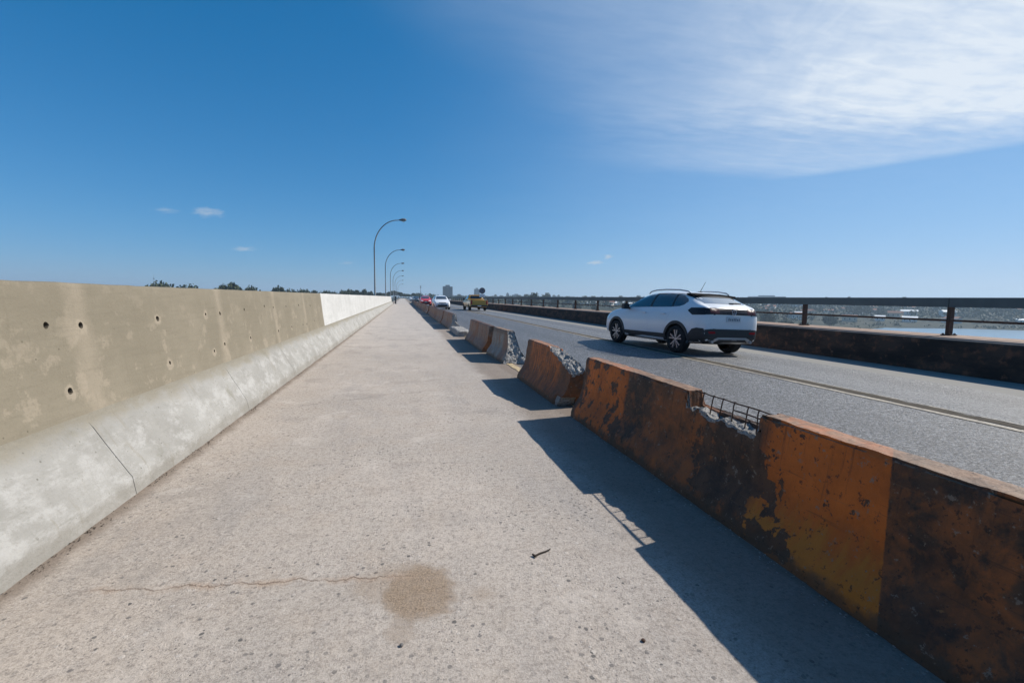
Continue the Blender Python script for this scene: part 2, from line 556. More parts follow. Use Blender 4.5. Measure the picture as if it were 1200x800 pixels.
# grey concrete of the left wall
def wall_mat(name, upper_a, upper_b, streak_c, streaks=True, smear=0.5):
    m, t = mat(name)
    P = t.pos()
    X, Y, Z = t.xyz(P)
    big = t.noise(P, 1.1, 6, 0.62)
    mid = t.noise(P, 4.2, 6, 0.66)
    fine = t.noise(P, 60.0, 4, 0.7)
    c = t.mix(t.step(big, 0.35, 0.68), upper_a, upper_b)
    trow = t.noise(t.scale(P, (1, 0.8, 5.0)), 2.0, 5, 0.6)
    c = t.mix(t.mul(t.step(trow, 0.45, 0.75), 0.30), c, tuple(x * 0.80 for x in upper_a))
    flake = t.mul(t.step(t.add(t.mul(mid, 0.75), t.mul(t.noise(P, 17.0, 5, 0.7), 0.25)), 0.535, 0.60), smear)
    low = t.sub(1.0, t.step(t.m('ABSOLUTE', t.sub(Z, 0.75)), 0.05, 0.57))
    c = t.mix(t.mul(flake, t.add(0.35, t.mul(low, 0.65))), c, streak_c)
    seam_d = t.m('ABSOLUTE', t.sub(t.m('FRACT', t.m('DIVIDE', t.sub(Y, 3.49), 2.275)), 0.5))
    seam_p = t.mul(t.step(t.add(seam_d, t.mul(t.sub(mid, 0.5), 0.12)), 0.43, 0.50), 0.48 if streaks else 0.22)
    c = t.mix(seam_p, c, streak_c)
    c = t.mix(t.mul(t.step(fine, 0.55, 0.75), 0.25), c, tuple(x * 0.62 for x in upper_a))
    if streaks:
        hd = None
        for (hy, hz_) in ((3.485, 1.098), (4.43, 1.098), (4.51, 0.711), (5.40, 1.098), (5.47, 0.702), (6.69, 0.737), (9.0, 0.737), (3.28, 0.711)):
            a_ = t.sub(Y, hy)
            b_ = t.sub(Z, hz_ - 0.012)
            d_ = t.add(t.mul(a_, a_), t.mul(b_, b_))
            hd = d_ if hd is None else t.m('MINIMUM', hd, d_)
        hd = t.add(t.m('SQRT', hd), t.mul(t.sub(t.noise(P, 16.0, 6, 0.7), 0.5), 0.11))
        c = t.mix(t.mul(t.sub(1.0, t.step(hd, 0.035, 0.060)), 0.7), c, streak_c)
    # formwork grain, rust weeps, pin holes
    form = t.noise(t.scale(P, (1, 0.35, 7.0)), 5.0, 6, 0.7)
    c = t.mix(t.mul(t.step(form, 0.50, 0.68), 0.22), c, tuple(x * 0.72 for x in upper_a))
    run = t.noise(t.scale(P, (1, 6.0, 0.5)), 2.0, 6, 0.65)
    c = t.mix(t.mul(t.step(run, 0.57, 0.72), 0.30), c, tuple(x * 0.70 for x in upper_a))
    pit = t.voro(P, 20.0)
    pc = t.xyz(pit.outputs['Color'])
    c = t.mix(t.mul(t.mul(t.gt(pc[0], 0.88), t.sub(1.0, t.step(pit.outputs['Distance'], 0.06, 0.16))), 0.7), c, tuple(x * 0.35 for x in upper_a))
    g1 = t.noise(P, 48.0, 5, 0.78)
    c = t.mix(t.mul(t.step(g1, 0.52, 0.68), 0.25), c, tuple(x * 0.66 for x in upper_a))
    nb = t.bump(t.add(t.add(t.mul(fine, 0.5), t.mul(g1, 0.6)), t.mul(mid, 1.2)), 0.6, 0.008)
    t.out(c, 0.86, nb, 0.25)
    return m
m_wall_grey = wall_mat('wall_beige_concrete', (0.188, 0.164, 0.121), (0.225, 0.197, 0.148), (0.310, 0.264, 0.202))
m_wall_white = wall_mat('wall_white_wash', (0.42, 0.415, 0.40), (0.49, 0.485, 0.47), (0.53, 0.525, 0.51), False, 0.5)
# the smoother cement-washed foot
m_foot, t = mat('wall_foot_cement')
P = t.pos()
X, Y, Z = t.xyz(P)
big = t.noise(P, 1.3, 6, 0.6)
strk = t.noise(t.scale(P, (1.0, 1.0, 2.0)), 3.2, 9, 0.74, 0.12)
fine = t.noise(P, 55.0, 4, 0.7)
c = t.mix(t.step(big, 0.35, 0.65), (0.248, 0.240, 0.220), (0.318, 0.310, 0.290))
c = t.mix(t.mul(t.step(strk, 0.46, 0.64), 0.62), c, (0.42, 0.412, 0.396))
c = t.mix(t.mul(t.step(t.noise(t.scale(P, (1.0, 0.5, 5.0)), 9.0, 6, 0.7), 0.56, 0.70), 0.30), c, (0.17, 0.165, 0.14))
c = t.mix(t.mul(t.step(t.noise(P, 2.3, 5, 0.6), 0.60, 0.74), 0.6), c, (0.175, 0.165, 0.125))
c = t.mix(t.mul(t.step(t.noise(P, 30.0, 4, 0.6), 0.66, 0.76), 0.55), c, (0.14, 0.133, 0.11))
c = t.mix(t.mul(t.step(t.sub(0.11, t.add(Z, t.mul(t.sub(strk, 0.5), 0.12))), 0.0, 0.06), 0.35), c, (0.19, 0.172, 0.142))
c = t.mix(t.mul(t.step(t.add(Z, t.add(t.mul(t.sub(big, 0.5), 0.30), t.mul(t.sub(strk, 0.5), 0.30))), 0.40, 0.52), 0.75), c, (0.195, 0.172, 0.125))
pit = t.voro(P, 26.0)
pc = t.xyz(pit.outputs['Color'])
c = t.mix(t.mul(t.mul(t.gt(pc[0], 0.86), t.sub(1.0, t.step(pit.outputs['Distance'], 0.08, 0.20))), 0.75), c, (0.10, 0.093, 0.075))
g1 = t.noise(P, 42.0, 5, 0.78)
c = t.mix(t.mul(t.step(g1, 0.52, 0.68), 0.28), c, (0.16, 0.15, 0.125))
runs = t.noise(t.scale(P, (1.0, 5.0, 0.7)), 2.4, 6, 0.65)
c = t.mix(t.mul(t.step(runs, 0.58, 0.72), 0.40), c, (0.20, 0.175, 0.13))
t.out(c, 0.85, t.bump(t.add(t.mul(strk, 1.3), t.add(t.mul(fine, 0.5), t.mul(g1, 0.8))), 0.7, 0.010), 0.25)
m_hole = simple('hole_dark_concrete', (0.10, 0.085, 0.065), 0.95, 0.1, var=0.5, scale=40)

# broken concrete
m_broken, t = mat('broken_concrete')
P = t.obj()
vo = t.voro(P, 42.0)
cell = t.xyz(vo.outputs['Color'])
n1 = t.noise(P, 18.0, 6, 0.7)
c = t.mix(n1, (0.28, 0.265, 0.245), (0.60, 0.58, 0.55))
c = t.mix(t.mul(t.gt(cell[0], 0.66), t.sub(1.0, t.step(vo.outputs['Distance'], 0.3, 0.45))), c, (0.19, 0.18, 0.175))
g1 = t.noise(P, 70.0, 5, 0.75)
c = t.mix(t.mul(t.step(g1, 0.48, 0.62), 0.6), c, (0.15, 0.138, 0.122))
t.out(c, 0.95, t.bump(t.add(t.mul(n1, 1.5), t.add(g1, t.sub(1.0, vo.outputs['Distance']))), 1.0, 0.02), 0.1)


def barrier_mat(name, orange, mode):
    """mode: 'striped' (world Y bands), 'streaked', 'concrete', 'brown'"""
    m, t = mat(name)
    P = t.pos()
    X, Y, Z = t.xyz(P)
    rnd = t.rnd()
    big = t.noise(P, 2.1, 6, 0.62)
    mid = t.noise(P, 7.5, 7, 0.66, 0.3)
    fine = t.noise(P, 55.0, 5, 0.7)
    drip = t.noise(t.scale(P, (3.0, 9.0, 0.8)), 2.2, 6, 0.65, 0.4)
    ora = t.mix(t.step(big, 0.3, 0.7), tuple(x * 0.62 for x in orange), orange)
    ora = t.mix(t.mul(t.step(t.noise(P, 3.3, 8, 0.75), 0.48, 0.66), 0.45), ora, tuple(x * 0.50 for x in orange))
    ora = t.mix(t.mul(t.step(fine, 0.5, 0.8), 0.45), ora, tuple(x * 0.45 for x in orange))
    grime = t.mix(t.step(mid, 0.35, 0.7), (0.042, 0.025, 0.017), (0.112, 0.060, 0.034))
    grime = t.mix(t.mul(t.step(fine, 0.6, 0.8), 0.5), grime, (0.16, 0.12, 0.095))
    brown = t.mix(t.step(mid, 0.3, 0.7), (0.145, 0.058, 0.024), (0.36, 0.110, 0.028))
    conc = t.mix(t.step(mid, 0.3, 0.7), (0.24, 0.22, 0.185), (0.35, 0.325, 0.28))
    if mode == 'striped':
        yw = t.add(Y, t.mul(t.sub(mid, 0.5), 0.12))
        slant = t.sub(Y, t.mul(t.sub(X, 1.80), 0.718))
        crisp = t.add(slant, t.mul(t.sub(fine, 0.5), 0.012))
        k = t.band(yw, 3.70, 4.60, 0.03)
        k = t.m('MAXIMUM', k, t.mul(t.step(crisp, 1.290, 1.298), t.sub(1.0, t.step(yw, 2.02, 2.14))))
        half = t.band(yw, 2.48, 3.22, 0.08)
        half = t.m('MAXIMUM', half, t.mul(t.step(t.noise(P, 3.1, 5, 0.6), 0.46, 0.60), t.mul(t.sub(1.0, t.step(Y, 1.2, 1.3)), 0.8)))
        half = t.m('MAXIMUM', half, t.mul(t.band(crisp, 1.215, 1.294, 0.006), 0.35))
        # bare patches: clustered
        pn = t.add(t.mul(t.noise(P, 9.5, 7, 0.62, 0.25), 0.60), t.mul(t.noise(P, 2.9, 4, 0.6), 0.40))
        zone = t.m('MAXIMUM', t.band(Y, 1.84, 2.6, 0.20), t.mul(t.band(Y, 3.65, 4.6, 0.2), 0.75))
        peel2 = t.step(t.add(pn, t.mul(zone, 0.085)), 0.580, 0.592)
        gr2 = t.mix(t.mul(t.step(t.noise(P, 5.0, 7, 0.7, 0.2), 0.47, 0.60), 0.75), grime, brown)
        c = t.mix(t.mul(half, t.add(0.40, t.mul(t.step(big, 0.35, 0.6), 0.55))), gr2, brown)
        chip = t.step(t.add(t.mul(t.noise(P, 13.0, 7, 0.68), 0.6), t.mul(big, 0.4)), 0.565, 0.585)
        c = t.mix(t.mul(chip, 0.65), c, (0.024, 0.017, 0.014))
        c = t.mix(t.mul(k, 0.97), c, ora)
        yn = t.add(t.mul(drip, 0.5), t.mul(t.noise(t.scale(P, (2, 7, 2)), 3.0, 6, 0.7), 0.5))
        yel = t.mul(t.mul(k, t.step(t.sub(0.30, t.add(Z, t.mul(t.sub(yn, 0.5), 0.75))), 0.0, 0.20)), t.band(Y, 1.2, 2.4, 0.15))
        c = t.mix(t.mul(yel, 0.58), c, (0.46, 0.19, 0.022))
        c = t.mix(t.mul(peel2, 0.95), c, grime)
        c = t.mix(t.mul(t.step(t.noise(t.scale(P, (1, 1, 2)), 24.0, 5, 0.7), 0.66, 0.72), 0.5), c, (0.22, 0.15, 0.11))
        scr = t.mul(t.step(t.noise(t.scale(P, (3, 3, 16)), 2.2, 3, 0.5, 1.6), 0.735, 0.75), 0.45)
        c = t.mix(scr, c, (0.40, 0.20, 0.07))
    elif mode == 'streaked':
        k = t.step(t.add(t.mul(drip, 0.7), t.mul(big, 0.3)), 0.38, 0.56)
        k = t.mul(k, t.band(t.add(Y, t.mul(t.sub(mid, 0.5), 0.3)), 5.45, 6.9, 0.08))
        low = t.step(t.add(Z, t.mul(t.sub(drip, 0.5), 0.7)), 0.06, 0.40)
        c = t.mix(t.mul(k, t.add(0.35, t.mul(low, 0.65))), t.mix(0.5, grime, brown), ora)
        c = t.mix(t.mul(t.step(mid, 0.56, 0.62), 0.75), c, grime)
    elif mode == 'concrete':
        k = t.m('MAXIMUM', t.step(t.add(t.mul(drip, 0.75), t.mul(big, 0.25)), 0.46, 0.60), t.mul(t.band(t.add(Y, t.mul(t.sub(drip, 0.5), 0.3)), 8.9, 9.35, 0.08), 0.85))
        c = t.mix(t.mul(k, 0.75), conc, brown)
        c = t.mix(t.mul(t.step(t.add(Z, t.mul(mid, 0.15)), 0.58, 0.64), 0.6), c, (0.15, 0.075, 0.035))
    else:
        k = t.step(t.add(t.add(t.mul(drip, 0.6), t.mul(big, 0.3)), t.mul(rnd, 0.12)), 0.40, 0.62)
        c = t.mix(t.mul(k, 0.85), t.mix(0.5, conc, brown), brown)
        band = t.step(t.m('FRACT', t.add(t.mul(Y, 0.42), rnd)), 0.45, 0.52)
        c = t.mix(t.mul(band, t.mul(t.step(big, 0.4, 0.6), 0.75)), c, ora)
        c = t.mix(t.mul(t.step(mid, 0.56, 0.66), 0.6), c, grime)
    # paler top arris (dark on brown barriers), dirty foot
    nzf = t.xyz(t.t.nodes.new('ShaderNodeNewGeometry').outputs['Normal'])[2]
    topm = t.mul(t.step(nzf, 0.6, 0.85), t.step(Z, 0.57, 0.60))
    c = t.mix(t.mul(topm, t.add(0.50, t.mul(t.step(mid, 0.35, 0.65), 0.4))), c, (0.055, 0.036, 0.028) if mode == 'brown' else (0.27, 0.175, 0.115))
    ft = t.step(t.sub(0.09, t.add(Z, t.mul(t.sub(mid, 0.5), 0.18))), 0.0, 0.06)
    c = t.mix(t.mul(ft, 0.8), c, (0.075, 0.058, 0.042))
    # drips from the top, tyre scuffs along the face
    dr = t.noise(t.scale(P, (1.0, 26.0, 1.6)), 1.3, 6, 0.68)
    c = t.mix(t.mul(t.mul(t.step(dr, 0.55, 0.68), t.step(Z, 0.05, 0.55)), 0.55), c, (0.035, 0.024, 0.018))
    sc = t.noise(t.scale(P, (1.0, 1.1, 34.0)), 1.4, 5, 0.6, 0.15)
    c = t.mix(t.mul(t.step(sc, 0.64, 0.70), 0.30), c, (0.20, 0.125, 0.08))
    c = t.mix(t.mul(t.step(sc, 0.36, 0.31), 0.40), c, (0.03, 0.022, 0.018))
    # chips along the arrises and scattered bare spots
    ny_ = t.noise(P, 22.0, 7, 0.72)
    c = t.mix(t.mul(t.step(ny_, 0.61, 0.635), 0.8), c, (0.23, 0.175, 0.13))
    c = t.mix(t.mul(t.step(t.noise(P, 31.0, 6, 0.7), 0.60, 0.63), 0.75), c, (0.028, 0.020, 0.016))
    nb = t.bump(t.add(t.mul(mid, 1.2), t.add(t.mul(fine, 0.6), t.mul(ny_, 0.8))), 0.8, 0.009)
    t.out(c, t.add(0.55, t.mul(mid, 0.25)), nb, 0.35)
    return m


m_b_str = barrier_mat('barrier_orange_bands', (0.66, 0.160, 0.022), 'striped')
m_b_stk = barrier_mat('barrier_orange_streaks', (0.66, 0.170, 0.028), 'streaked')
m_b_con = barrier_mat('barrier_bare_concrete', (0.30, 0.11, 0.03), 'concrete')
m_b_brn = barrier_mat('barrier_weathered', (0.34, 0.115, 0.03), 'brown')
m_rebar = simple('rusty_steel', (0.055, 0.030, 0.020), 0.85, 0.3, var=0.4, scale=60)

# dark parapet
m_par, t = mat('stained_parapet')
P = t.pos()
X, Y, Z = t.xyz(P)
big = t.noise(t.scale(P, (1, 0.6, 1.6)), 1.6, 6, 0.65)
mid = t.noise(P, 5.5, 6, 0.68)
c = t.mix(t.step(big, 0.35, 0.6), (0.024, 0.018, 0.016), (0.075, 0.046, 0.034))
c = t.mix(t.mul(t.step(t.add(t.mul(mid, 0.7), t.mul(big, 0.3)), 0.52, 0.60), 0.8), c, (0.18, 0.075, 0.042))
c = t.mix(t.mul(t.step(mid, 0.62, 0.70), 0.6), c, (0.15, 0.12, 0.10))
top = t.step(Z, 0.588, 0.600)
seam = t.mul(t.band(X, 10.22, 10.40, 0.04), 0.7)  # shadow of the top rail painted along the ledge as a dark stripe
tc = t.mix(t.step(mid, 0.3, 0.7), (0.23, 0.155, 0.115), (0.36, 0.26, 0.20))
tc = t.mix(seam, tc, (0.10, 0.065, 0.05))
c = t.mix(top, c, tc)
t.out(c, 0.85, t.bump(mid, 0.7, 0.015), 0.25)

m_steel_grey = simple('painted_rail_steel', (0.095, 0.115, 0.115), 0.55, 0.4, var=0.3, scale=3)
m_steel_rust = simple('rusted_post_steel', (0.080, 0.045, 0.032), 0.8, 0.3, var=0.4, scale=8)
m_galv = simple('galvanised_pole', (0.22, 0.235, 0.245), 0.5, 0.5, metal=0.3)
m_lamp = simple('lamp_head_grey', (0.10, 0.10, 0.105), 0.5, 0.5)
m_lens = simple('lamp_lens', (0.5, 0.5, 0.46), 0.2, 0.5)
m_deck = simple('deck_concrete', (0.25, 0.24, 0.22), 0.9, 0.2)

# ------------------------------------------------------------------ land, water
def shore(x):
    pts = [(-3000, 150), (-300, 160), (-60, 165), (0, 160), (60, 165), (200, 225), (365, 312), (426, 344), (484, 364), (537, 353), (575, 332), (605, 300), (700, 150), (1100, -100), (1500, -300), (8000, -200)]
    for (a, ya), (b, yb) in zip(pts, pts[1:]):
        if a <= x <= b:
            return ya + (yb - ya) * (x - a) / (b - a)
    return 0


WATER = -25.0
def land(x, y):
    d = y - shore(x)
    if d < 0:
        return max(WATER - 6, WATER + d * 0.1)
    z = WATER + 1.2 * sst(0, 6, d) + 5 * sst(10, 120, d) + 10 * sst(60, 320, d)
    ridge = 9 * sst(250, 1700, d) + 7 * sst(700, 2600, d) * sst(300, 1500, x)
    z += ridge + 3.0 * nz(x, y, 0, 1 / 260.0) * sst(40, 300, d) + 0.8 * nz(x, y, 5, 1 / 60.0) * sst(20, 100, d)
    # embankment that takes the road ashore
    k = (1 - sst(14, 60, abs(x - 4))) * sst(330, 420, y)
    z = z * (1 - k) + (-0.75) * k
    if y < 440 and abs(x - 4) < 30:
        z = min(z, -0.9)
    return z


m_land, t = mat('land_grass_and_soil')
P = t.pos()
n1 = t.noise(P, 0.012, 6, 0.6)
n2 = t.noise(P, 0.05, 6, 0.65)
c = t.mix(t.step(n1, 0.4, 0.6), (0.020, 0.028, 0.018), (0.046, 0.046, 0.030))
c = t.mix(t.mul(t.step(n2, 0.5, 0.65), 0.7), c, (0.020, 0.028, 0.016))
c = t.mix(t.mul(t.step(t.noise(P, 0.02, 4), 0.62, 0.68), 0.45), c, (0.13, 0.10, 0.062))
t.out(c, 0.95, None, 0.1)
me = grid_mesh('land', -3200, 5200, -2600, 5200, 210, 195, land)
g = link('land', me, m_land)
for p in me.polygons: p.use_smooth = True
tag(g, kind='structure')

m_water, t = mat('lake_water')
P = t.pos()
wv = t.noise(t.scale(P, (1.0, 0.6, 1.0)), 0.6, 5, 0.6)
t.out((0.10, 0.20, 0.29), 0.28, t.bump(wv, 0.45, 0.25), 0.8)
me = grid_mesh('lake_water', -3100, 5100, -2500, 1500, 6, 4, lambda x, y: WATER)
tag(link('lake_water', me, m_water), kind='structure')

# ------------------------------------------------------------------ bridge deck, walkway, road
Y0, Y1 = -14.0, 440.0
b = MB()
b.box(-3.0, 11.9, Y0, Y1, -1.4, -0.03)
b.box(0.5, 8.5, Y0, Y1, -3.0, -1.4)
tag(b.build('bridge_deck', m_deck), kind='structure')


def walk_z(x, y):
    return 0.004 * nz(x, y, 0, 1.3) + 0.0015 * nz(x, y, 2, 9)
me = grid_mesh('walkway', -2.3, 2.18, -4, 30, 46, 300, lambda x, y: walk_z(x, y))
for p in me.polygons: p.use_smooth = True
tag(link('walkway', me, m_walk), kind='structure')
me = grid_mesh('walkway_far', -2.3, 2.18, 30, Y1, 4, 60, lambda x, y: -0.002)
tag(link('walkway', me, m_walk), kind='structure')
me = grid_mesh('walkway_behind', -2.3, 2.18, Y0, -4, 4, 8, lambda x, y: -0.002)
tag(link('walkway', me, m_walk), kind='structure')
def road_z(x):
    """cambered: the crown runs under the centre line"""
    if x < 6.0:
        return -0.012 + 0.072 * sst(2.18, 6.0, x) * (0.5 + 0.5 * (x - 2.18) / 3.82)
    return 0.06 - 0.034 * (x - 6.0)


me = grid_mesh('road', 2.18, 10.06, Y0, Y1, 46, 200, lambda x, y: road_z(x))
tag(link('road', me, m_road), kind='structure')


def strip(name, x0, x1, y0, y1, z, m, jag=0.012, stepy=0.12, fine_to=30):
    b = MB()
    ys = []
    y = y0
    while y < y1:
        ys.append(y)
        y += stepy if y < fine_to else 2.0
    ys.append(y1)
    vs = []
    for y in ys:
        for n_ in range(4):
            x = x0 + (x1 - x0) * n_ / 3
            if n_ == 0: x += jag * (nz(y, 0, x0, 3.1) + .6 * nz(y, 7, x0, 9))
            if n_ == 3: x += jag * (nz(y, 4, x1, 3.1) + .6 * nz(y, 9, x1, 9))
            vs.append((x, y, road_z(x) + z))
    fs = [(4 * i + q_, 4 * i + q_ + 1, 4 * i + q_ + 5, 4 * i + q_ + 4) for i in range(len(ys) - 1) for q_ in range(3)]
    b.add(vs, fs)
    return tag(b.build(name, m), kind='structure')


strip('lane_line', 5.82, 5.91, Y0, 400, 0.006, m_line)
strip('road_joint', 5.92, 6.14, Y0, 400, 0.005, m_seam, 0.07)
strip('lane_line', 6.15, 6.185, Y0, 400, 0.0065, m_line, 0.025)
strip('edge_line', 1.985, 2.115, Y0, 400, 0.019, m_edge, 0.02)

# ------------------------------------------------------------------ left concrete wall
wall = empty('concrete_wall', (-2.0, 0, 0))
tag(wall, 'long tall grey concrete safety wall along the left of the walkway, whitewashed further on', 'wall')
PROF = [(-1.925, -0.03), (-1.93, 0.0), (-1.94, 0.06), (-1.952, 0.135), (-1.966, 0.16), (-2.03, 0.28), (-2.094, 0.40), (-2.158, 0.52), (-2.188, 0.565), (-2.202, 0.62),
        (-2.225, 0.80), (-2.245, 1.0), (-2.265, 1.2), (-2.285, 1.4), (-2.297, 1.53), (-2.303, 1.548), (-2.318, 1.556), (-2.50, 1.558), (-2.52, 1.548), (-2.525, 1.5), (-2.60, 0.62), (-2.64, 0.50), (-2.84, 0.15), (-2.86, -0.03)]
PROF = [(x * .887, z * .878) for x, z in PROF]
PANEL = 2.275
JOINT0 = 3.36
HOLES = [(3.28, 1.27), (3.56, 1.25), (3.36, 0.81), (2.98, 1.45), (4.48, 1.25), (4.56, 0.81), (5.43, 1.25), (5.80, 1.245), (5.50, 0.80), (5.80, 0.85),
         (6.60, 1.27), (6.69, 0.84), (7.49, 1.30), (7.95, 1.27), (8.05, 0.83), (8.75, 1.27), (8.95, 0.84), (9.88, 0.82), (10.25, 0.81), (9.73, 1.27), (11.06, 0.84), (10.85, 1.24),
         (2.30, 1.26), (2.36, 0.82), (1.30, 1.26), (1.05, 0.82), (0.1, 1.26), (0.2, 0.82)]
HOLES = [(1.025 * y - .165, z * .878) for y, z in HOLES]


def wall_panel(y0, y1, white, detail):
    n = max(2, int((y1 - y0) / detail))
    vs, fs, mi = [], [], []
    np_ = len(PROF)
    for j in range(n + 1):
        y = y0 + (y1 - y0) * j / n
        for k, (x, z) in enumerate(PROF):
            e = 0.0
            yy = y
            d = 0.006 * nz(0, y, z, 1.7) + 0.003 * nz(3, y, z, 6)
            if 0.05 < z < 0.53:
                d += 0.007 * nz(7, y, z, 3.5)
            # panel ends: open joint low down, tight above
            gap = 0.0028 if z < 0.49 else 0.0
            if j == 0: yy = y + gap
            if j == n: yy = y - gap
            zz = z + (0.005 * nz(1, y, 0, 2.5) + 0.003 * nz(1, y, 0, 11) if z > 1.3 else 0)
            vs.append((x + (d if k < 17 else 0), yy, zz))
    for j in range(n):
        for k in range(np_ - 1):
            fs.append((j * np_ + k, j * np_ + k + 1, (j + 1) * np_ + k + 1, (j + 1) * np_ + k))
            zm = (PROF[k][1] + PROF[k + 1][1]) / 2
            mi.append(0 if zm < 0.527 else 1)
        fs.append((j * np_ + np_ - 1, j * np_, (j + 1) * np_, (j + 1) * np_ + np_ - 1)); mi.append(0)
    fs.append(tuple(range(np_))); mi.append(0)
    fs.append(tuple(reversed(range(n * np_, (n + 1) * np_)))); mi.append(0)
    me = bpy.data.meshes.new('wall_panel')
    me.from_pydata(vs, [], fs)
    bm = bmesh.new(); bm.from_mesh(me)
    bmesh.ops.recalc_face_normals(bm, faces=bm.faces)
    bm.to_mesh(me); bm.free()
    for p, q_ in zip(me.polygons, mi):
        p.material_index = q_
        p.use_smooth = True
    me.set_sharp_from_angle(angle=R(42))
    ob = link('wall_panel', me, [m_foot, m_wall_white if white else m_wall_grey, m_hole], wall)
    ob.location = (2.0, 0, 0)
    hs = [h for h in HOLES if y0 + 0.03 < h[0] < y1 - 0.03] if not white else []
    if hs:
        c = MB()
        for (hy, hz) in hs:
            rr = random.uniform(0.016, 0.023)
            dep = random.uniform(0.05, 0.09)
            xs = .887 * (-2.225 - (hz / .878 - 0.8) * 0.1)
            seg = 9
            vv = []
            for xx, k in ((xs - dep, 0.8), (xs - 0.006, 0.95), (xs + 0.02, 1.45)):
                for s in range(seg):
                    th = 2 * math.pi * s / seg
                    r_ = rr * k * random.uniform(0.85, 1.15)
                    vv.append((xx, hy + r_ * math.cos(th), hz + r_ * math.sin(th)))
            ff = [tuple(reversed(range(seg))), tuple(range(2 * seg, 3 * seg))]
            for rrow in range(2):
                for s in range(seg):
                    s2 = (s + 1) % seg
                    ff.append((rrow * seg + s, rrow * seg + s2, (rrow + 1) * seg + s2, (rrow + 1) * seg + s))
            c.add(vv, ff, 0)
        cm = c.mesh('cutter')
        cm.materials.append(m_foot); cm.materials.append(m_wall_grey); cm.materials.append(m_hole)
        for p in cm.polygons: p.material_index = 2
        co = bpy.data.objects.new('cutter', cm)
        col.objects.link(co)
        co.location = (0, 0, 0)
        ob.parent = None
        ob.location = (0, 0, 0)
        md = ob.modifiers.new('b', 'BOOLEAN')
        md.operation = 'DIFFERENCE'
        md.object = co
        md.solver = 'EXACT'
        bpy.context.view_layer.update()
        apply_mods(ob)
        bpy.data.objects.remove(co)
        ob.parent = wall
        ob.location = (2.0, 0, 0)


k = -3
while True:
    y0 = JOINT0 + k * PANEL
    y1 = y0 + PANEL
    if y0 > 84: break
    wall_panel(y0, y1, k >= 4, 0.12 if y0 < 14 else 0.75)
    k += 1
WALL_END = y0

# ------------------------------------------------------------------ jersey barriers
def prof_left(z):
    pts = [(0, 0.0), (0.06, 0.006), (0.12, 0.03), (0.20, 0.085), (0.28, 0.13), (0.36, 0.152), (0.76, 0.205)]
    for (a, xa), (b_, xb) in zip(pts, pts[1:]):
        if z <= b_:
            return .887 * (xa + (xb - xa) * (z - a) / (b_ - a))
    return .887 * pts[-1][1]


WID = 0.50
def make_barrier(y0, y1, xl, H, m, label, carve=None, dy=0.05, na=8, nb=22, rz=0.0, rough=0.004, seed=0, flat=False, group='concrete road barriers beside the walkway', name='concrete_barrier'):
    """closed box lattice a (across), b (up), y; carve(x,y,z) -> point, broken?"""
    yc = (y0 + y1) / 2
    n = max(3, int((y1 - y0) / dy))
    idx, vs, brk = {}, [], []
    def vert(i, k, j):
        key = (i, k, j)
        if key in idx: return idx[key]
        z = H * k / nb
        y = y0 + (y1 - y0) * j / n
        xa = 0.03 * k / nb if flat else prof_left(z * 0.76 / H)
        x = xa + (WID - 2 * xa) * i / na
        # eroded arrises
        s = seed * 13.7
        d = rough * nz(x * 2 + s, y, z, 5, 4) + rough * 0.6 * nz(x + s, y, z, 22, 2)
        if i == 0: x -= d
        if i == na: x += d
        if k == nb:
            z += d * 1.2
            if i in (0, na):
                ch = 0.010 + max(0, 0.028 * nz(x + s, y, 0, 4.0, 4))
                z -= ch
                x += (ch if i == 0 else -ch) * 0.6
        if j in (0, n):
            e = 0.012 * nz(x + s, 3, z, 12, 3)
            y += e
        p = Vector((x, y, z))
        b_ = False
        if carve:
            p, b_ = carve(p)
        idx[key] = len(vs)
        vs.append((p.x - WID / 2, p.y - yc, p.z))
        brk.append(b_)
        return idx[key]
    fs = []
    for j in range(n):
        for k in range(nb):
            fs.append((vert(0, k, j), vert(0, k, j + 1), vert(0, k + 1, j + 1), vert(0, k + 1, j)))
            fs.append((vert(na, k, j), vert(na, k + 1, j), vert(na, k + 1, j + 1), vert(na, k, j + 1)))
        for i in range(na):
            fs.append((vert(i, nb, j), vert(i, nb, j + 1), vert(i + 1, nb, j + 1), vert(i + 1, nb, j)))
            fs.append((vert(i, 0, j), vert(i + 1, 0, j), vert(i + 1, 0, j + 1), vert(i, 0, j + 1)))
    for i in range(na):
        for k in range(nb):
            fs.append((vert(i, k, 0), vert(i, k + 1, 0), vert(i + 1, k + 1, 0), vert(i + 1, k, 0)))
            fs.append((vert(i, k, n), vert(i + 1, k, n), vert(i + 1, k + 1, n), vert(i, k + 1, n)))
    me = bpy.data.meshes.new(name)
    me.from_pydata(vs, [], fs)
    for p in me.polygons:
        p.material_index = 1 if sum(brk[q_] for q_ in p.vertices) >= 3 else 0
        p.use_smooth = True
    bm = bmesh.new(); bm.from_mesh(me)
    bmesh.ops.recalc_face_normals(bm, faces=bm.faces)
    bm.to_mesh(me); bm.free()
    me.set_sharp_from_angle(angle=R(48))
    ob = link(name, me, [m, m_broken])
    ob.location = (xl + WID / 2, yc, 0.0)
    ob.rotation_euler = (0, 0, rz)
    tag(ob, label, 'barrier', group)
    return ob


def rubble(p, a=1.0):
    return 0.030 * a * nz(p.x, p.y, p.z, 13, 5) + 0.020 * a * nz(p.z + 3, p.x, p.y, 38, 3) + 0.004 * a * noise.cell(Vector((p.x * 28, p.y * 28, p.z * 28)))


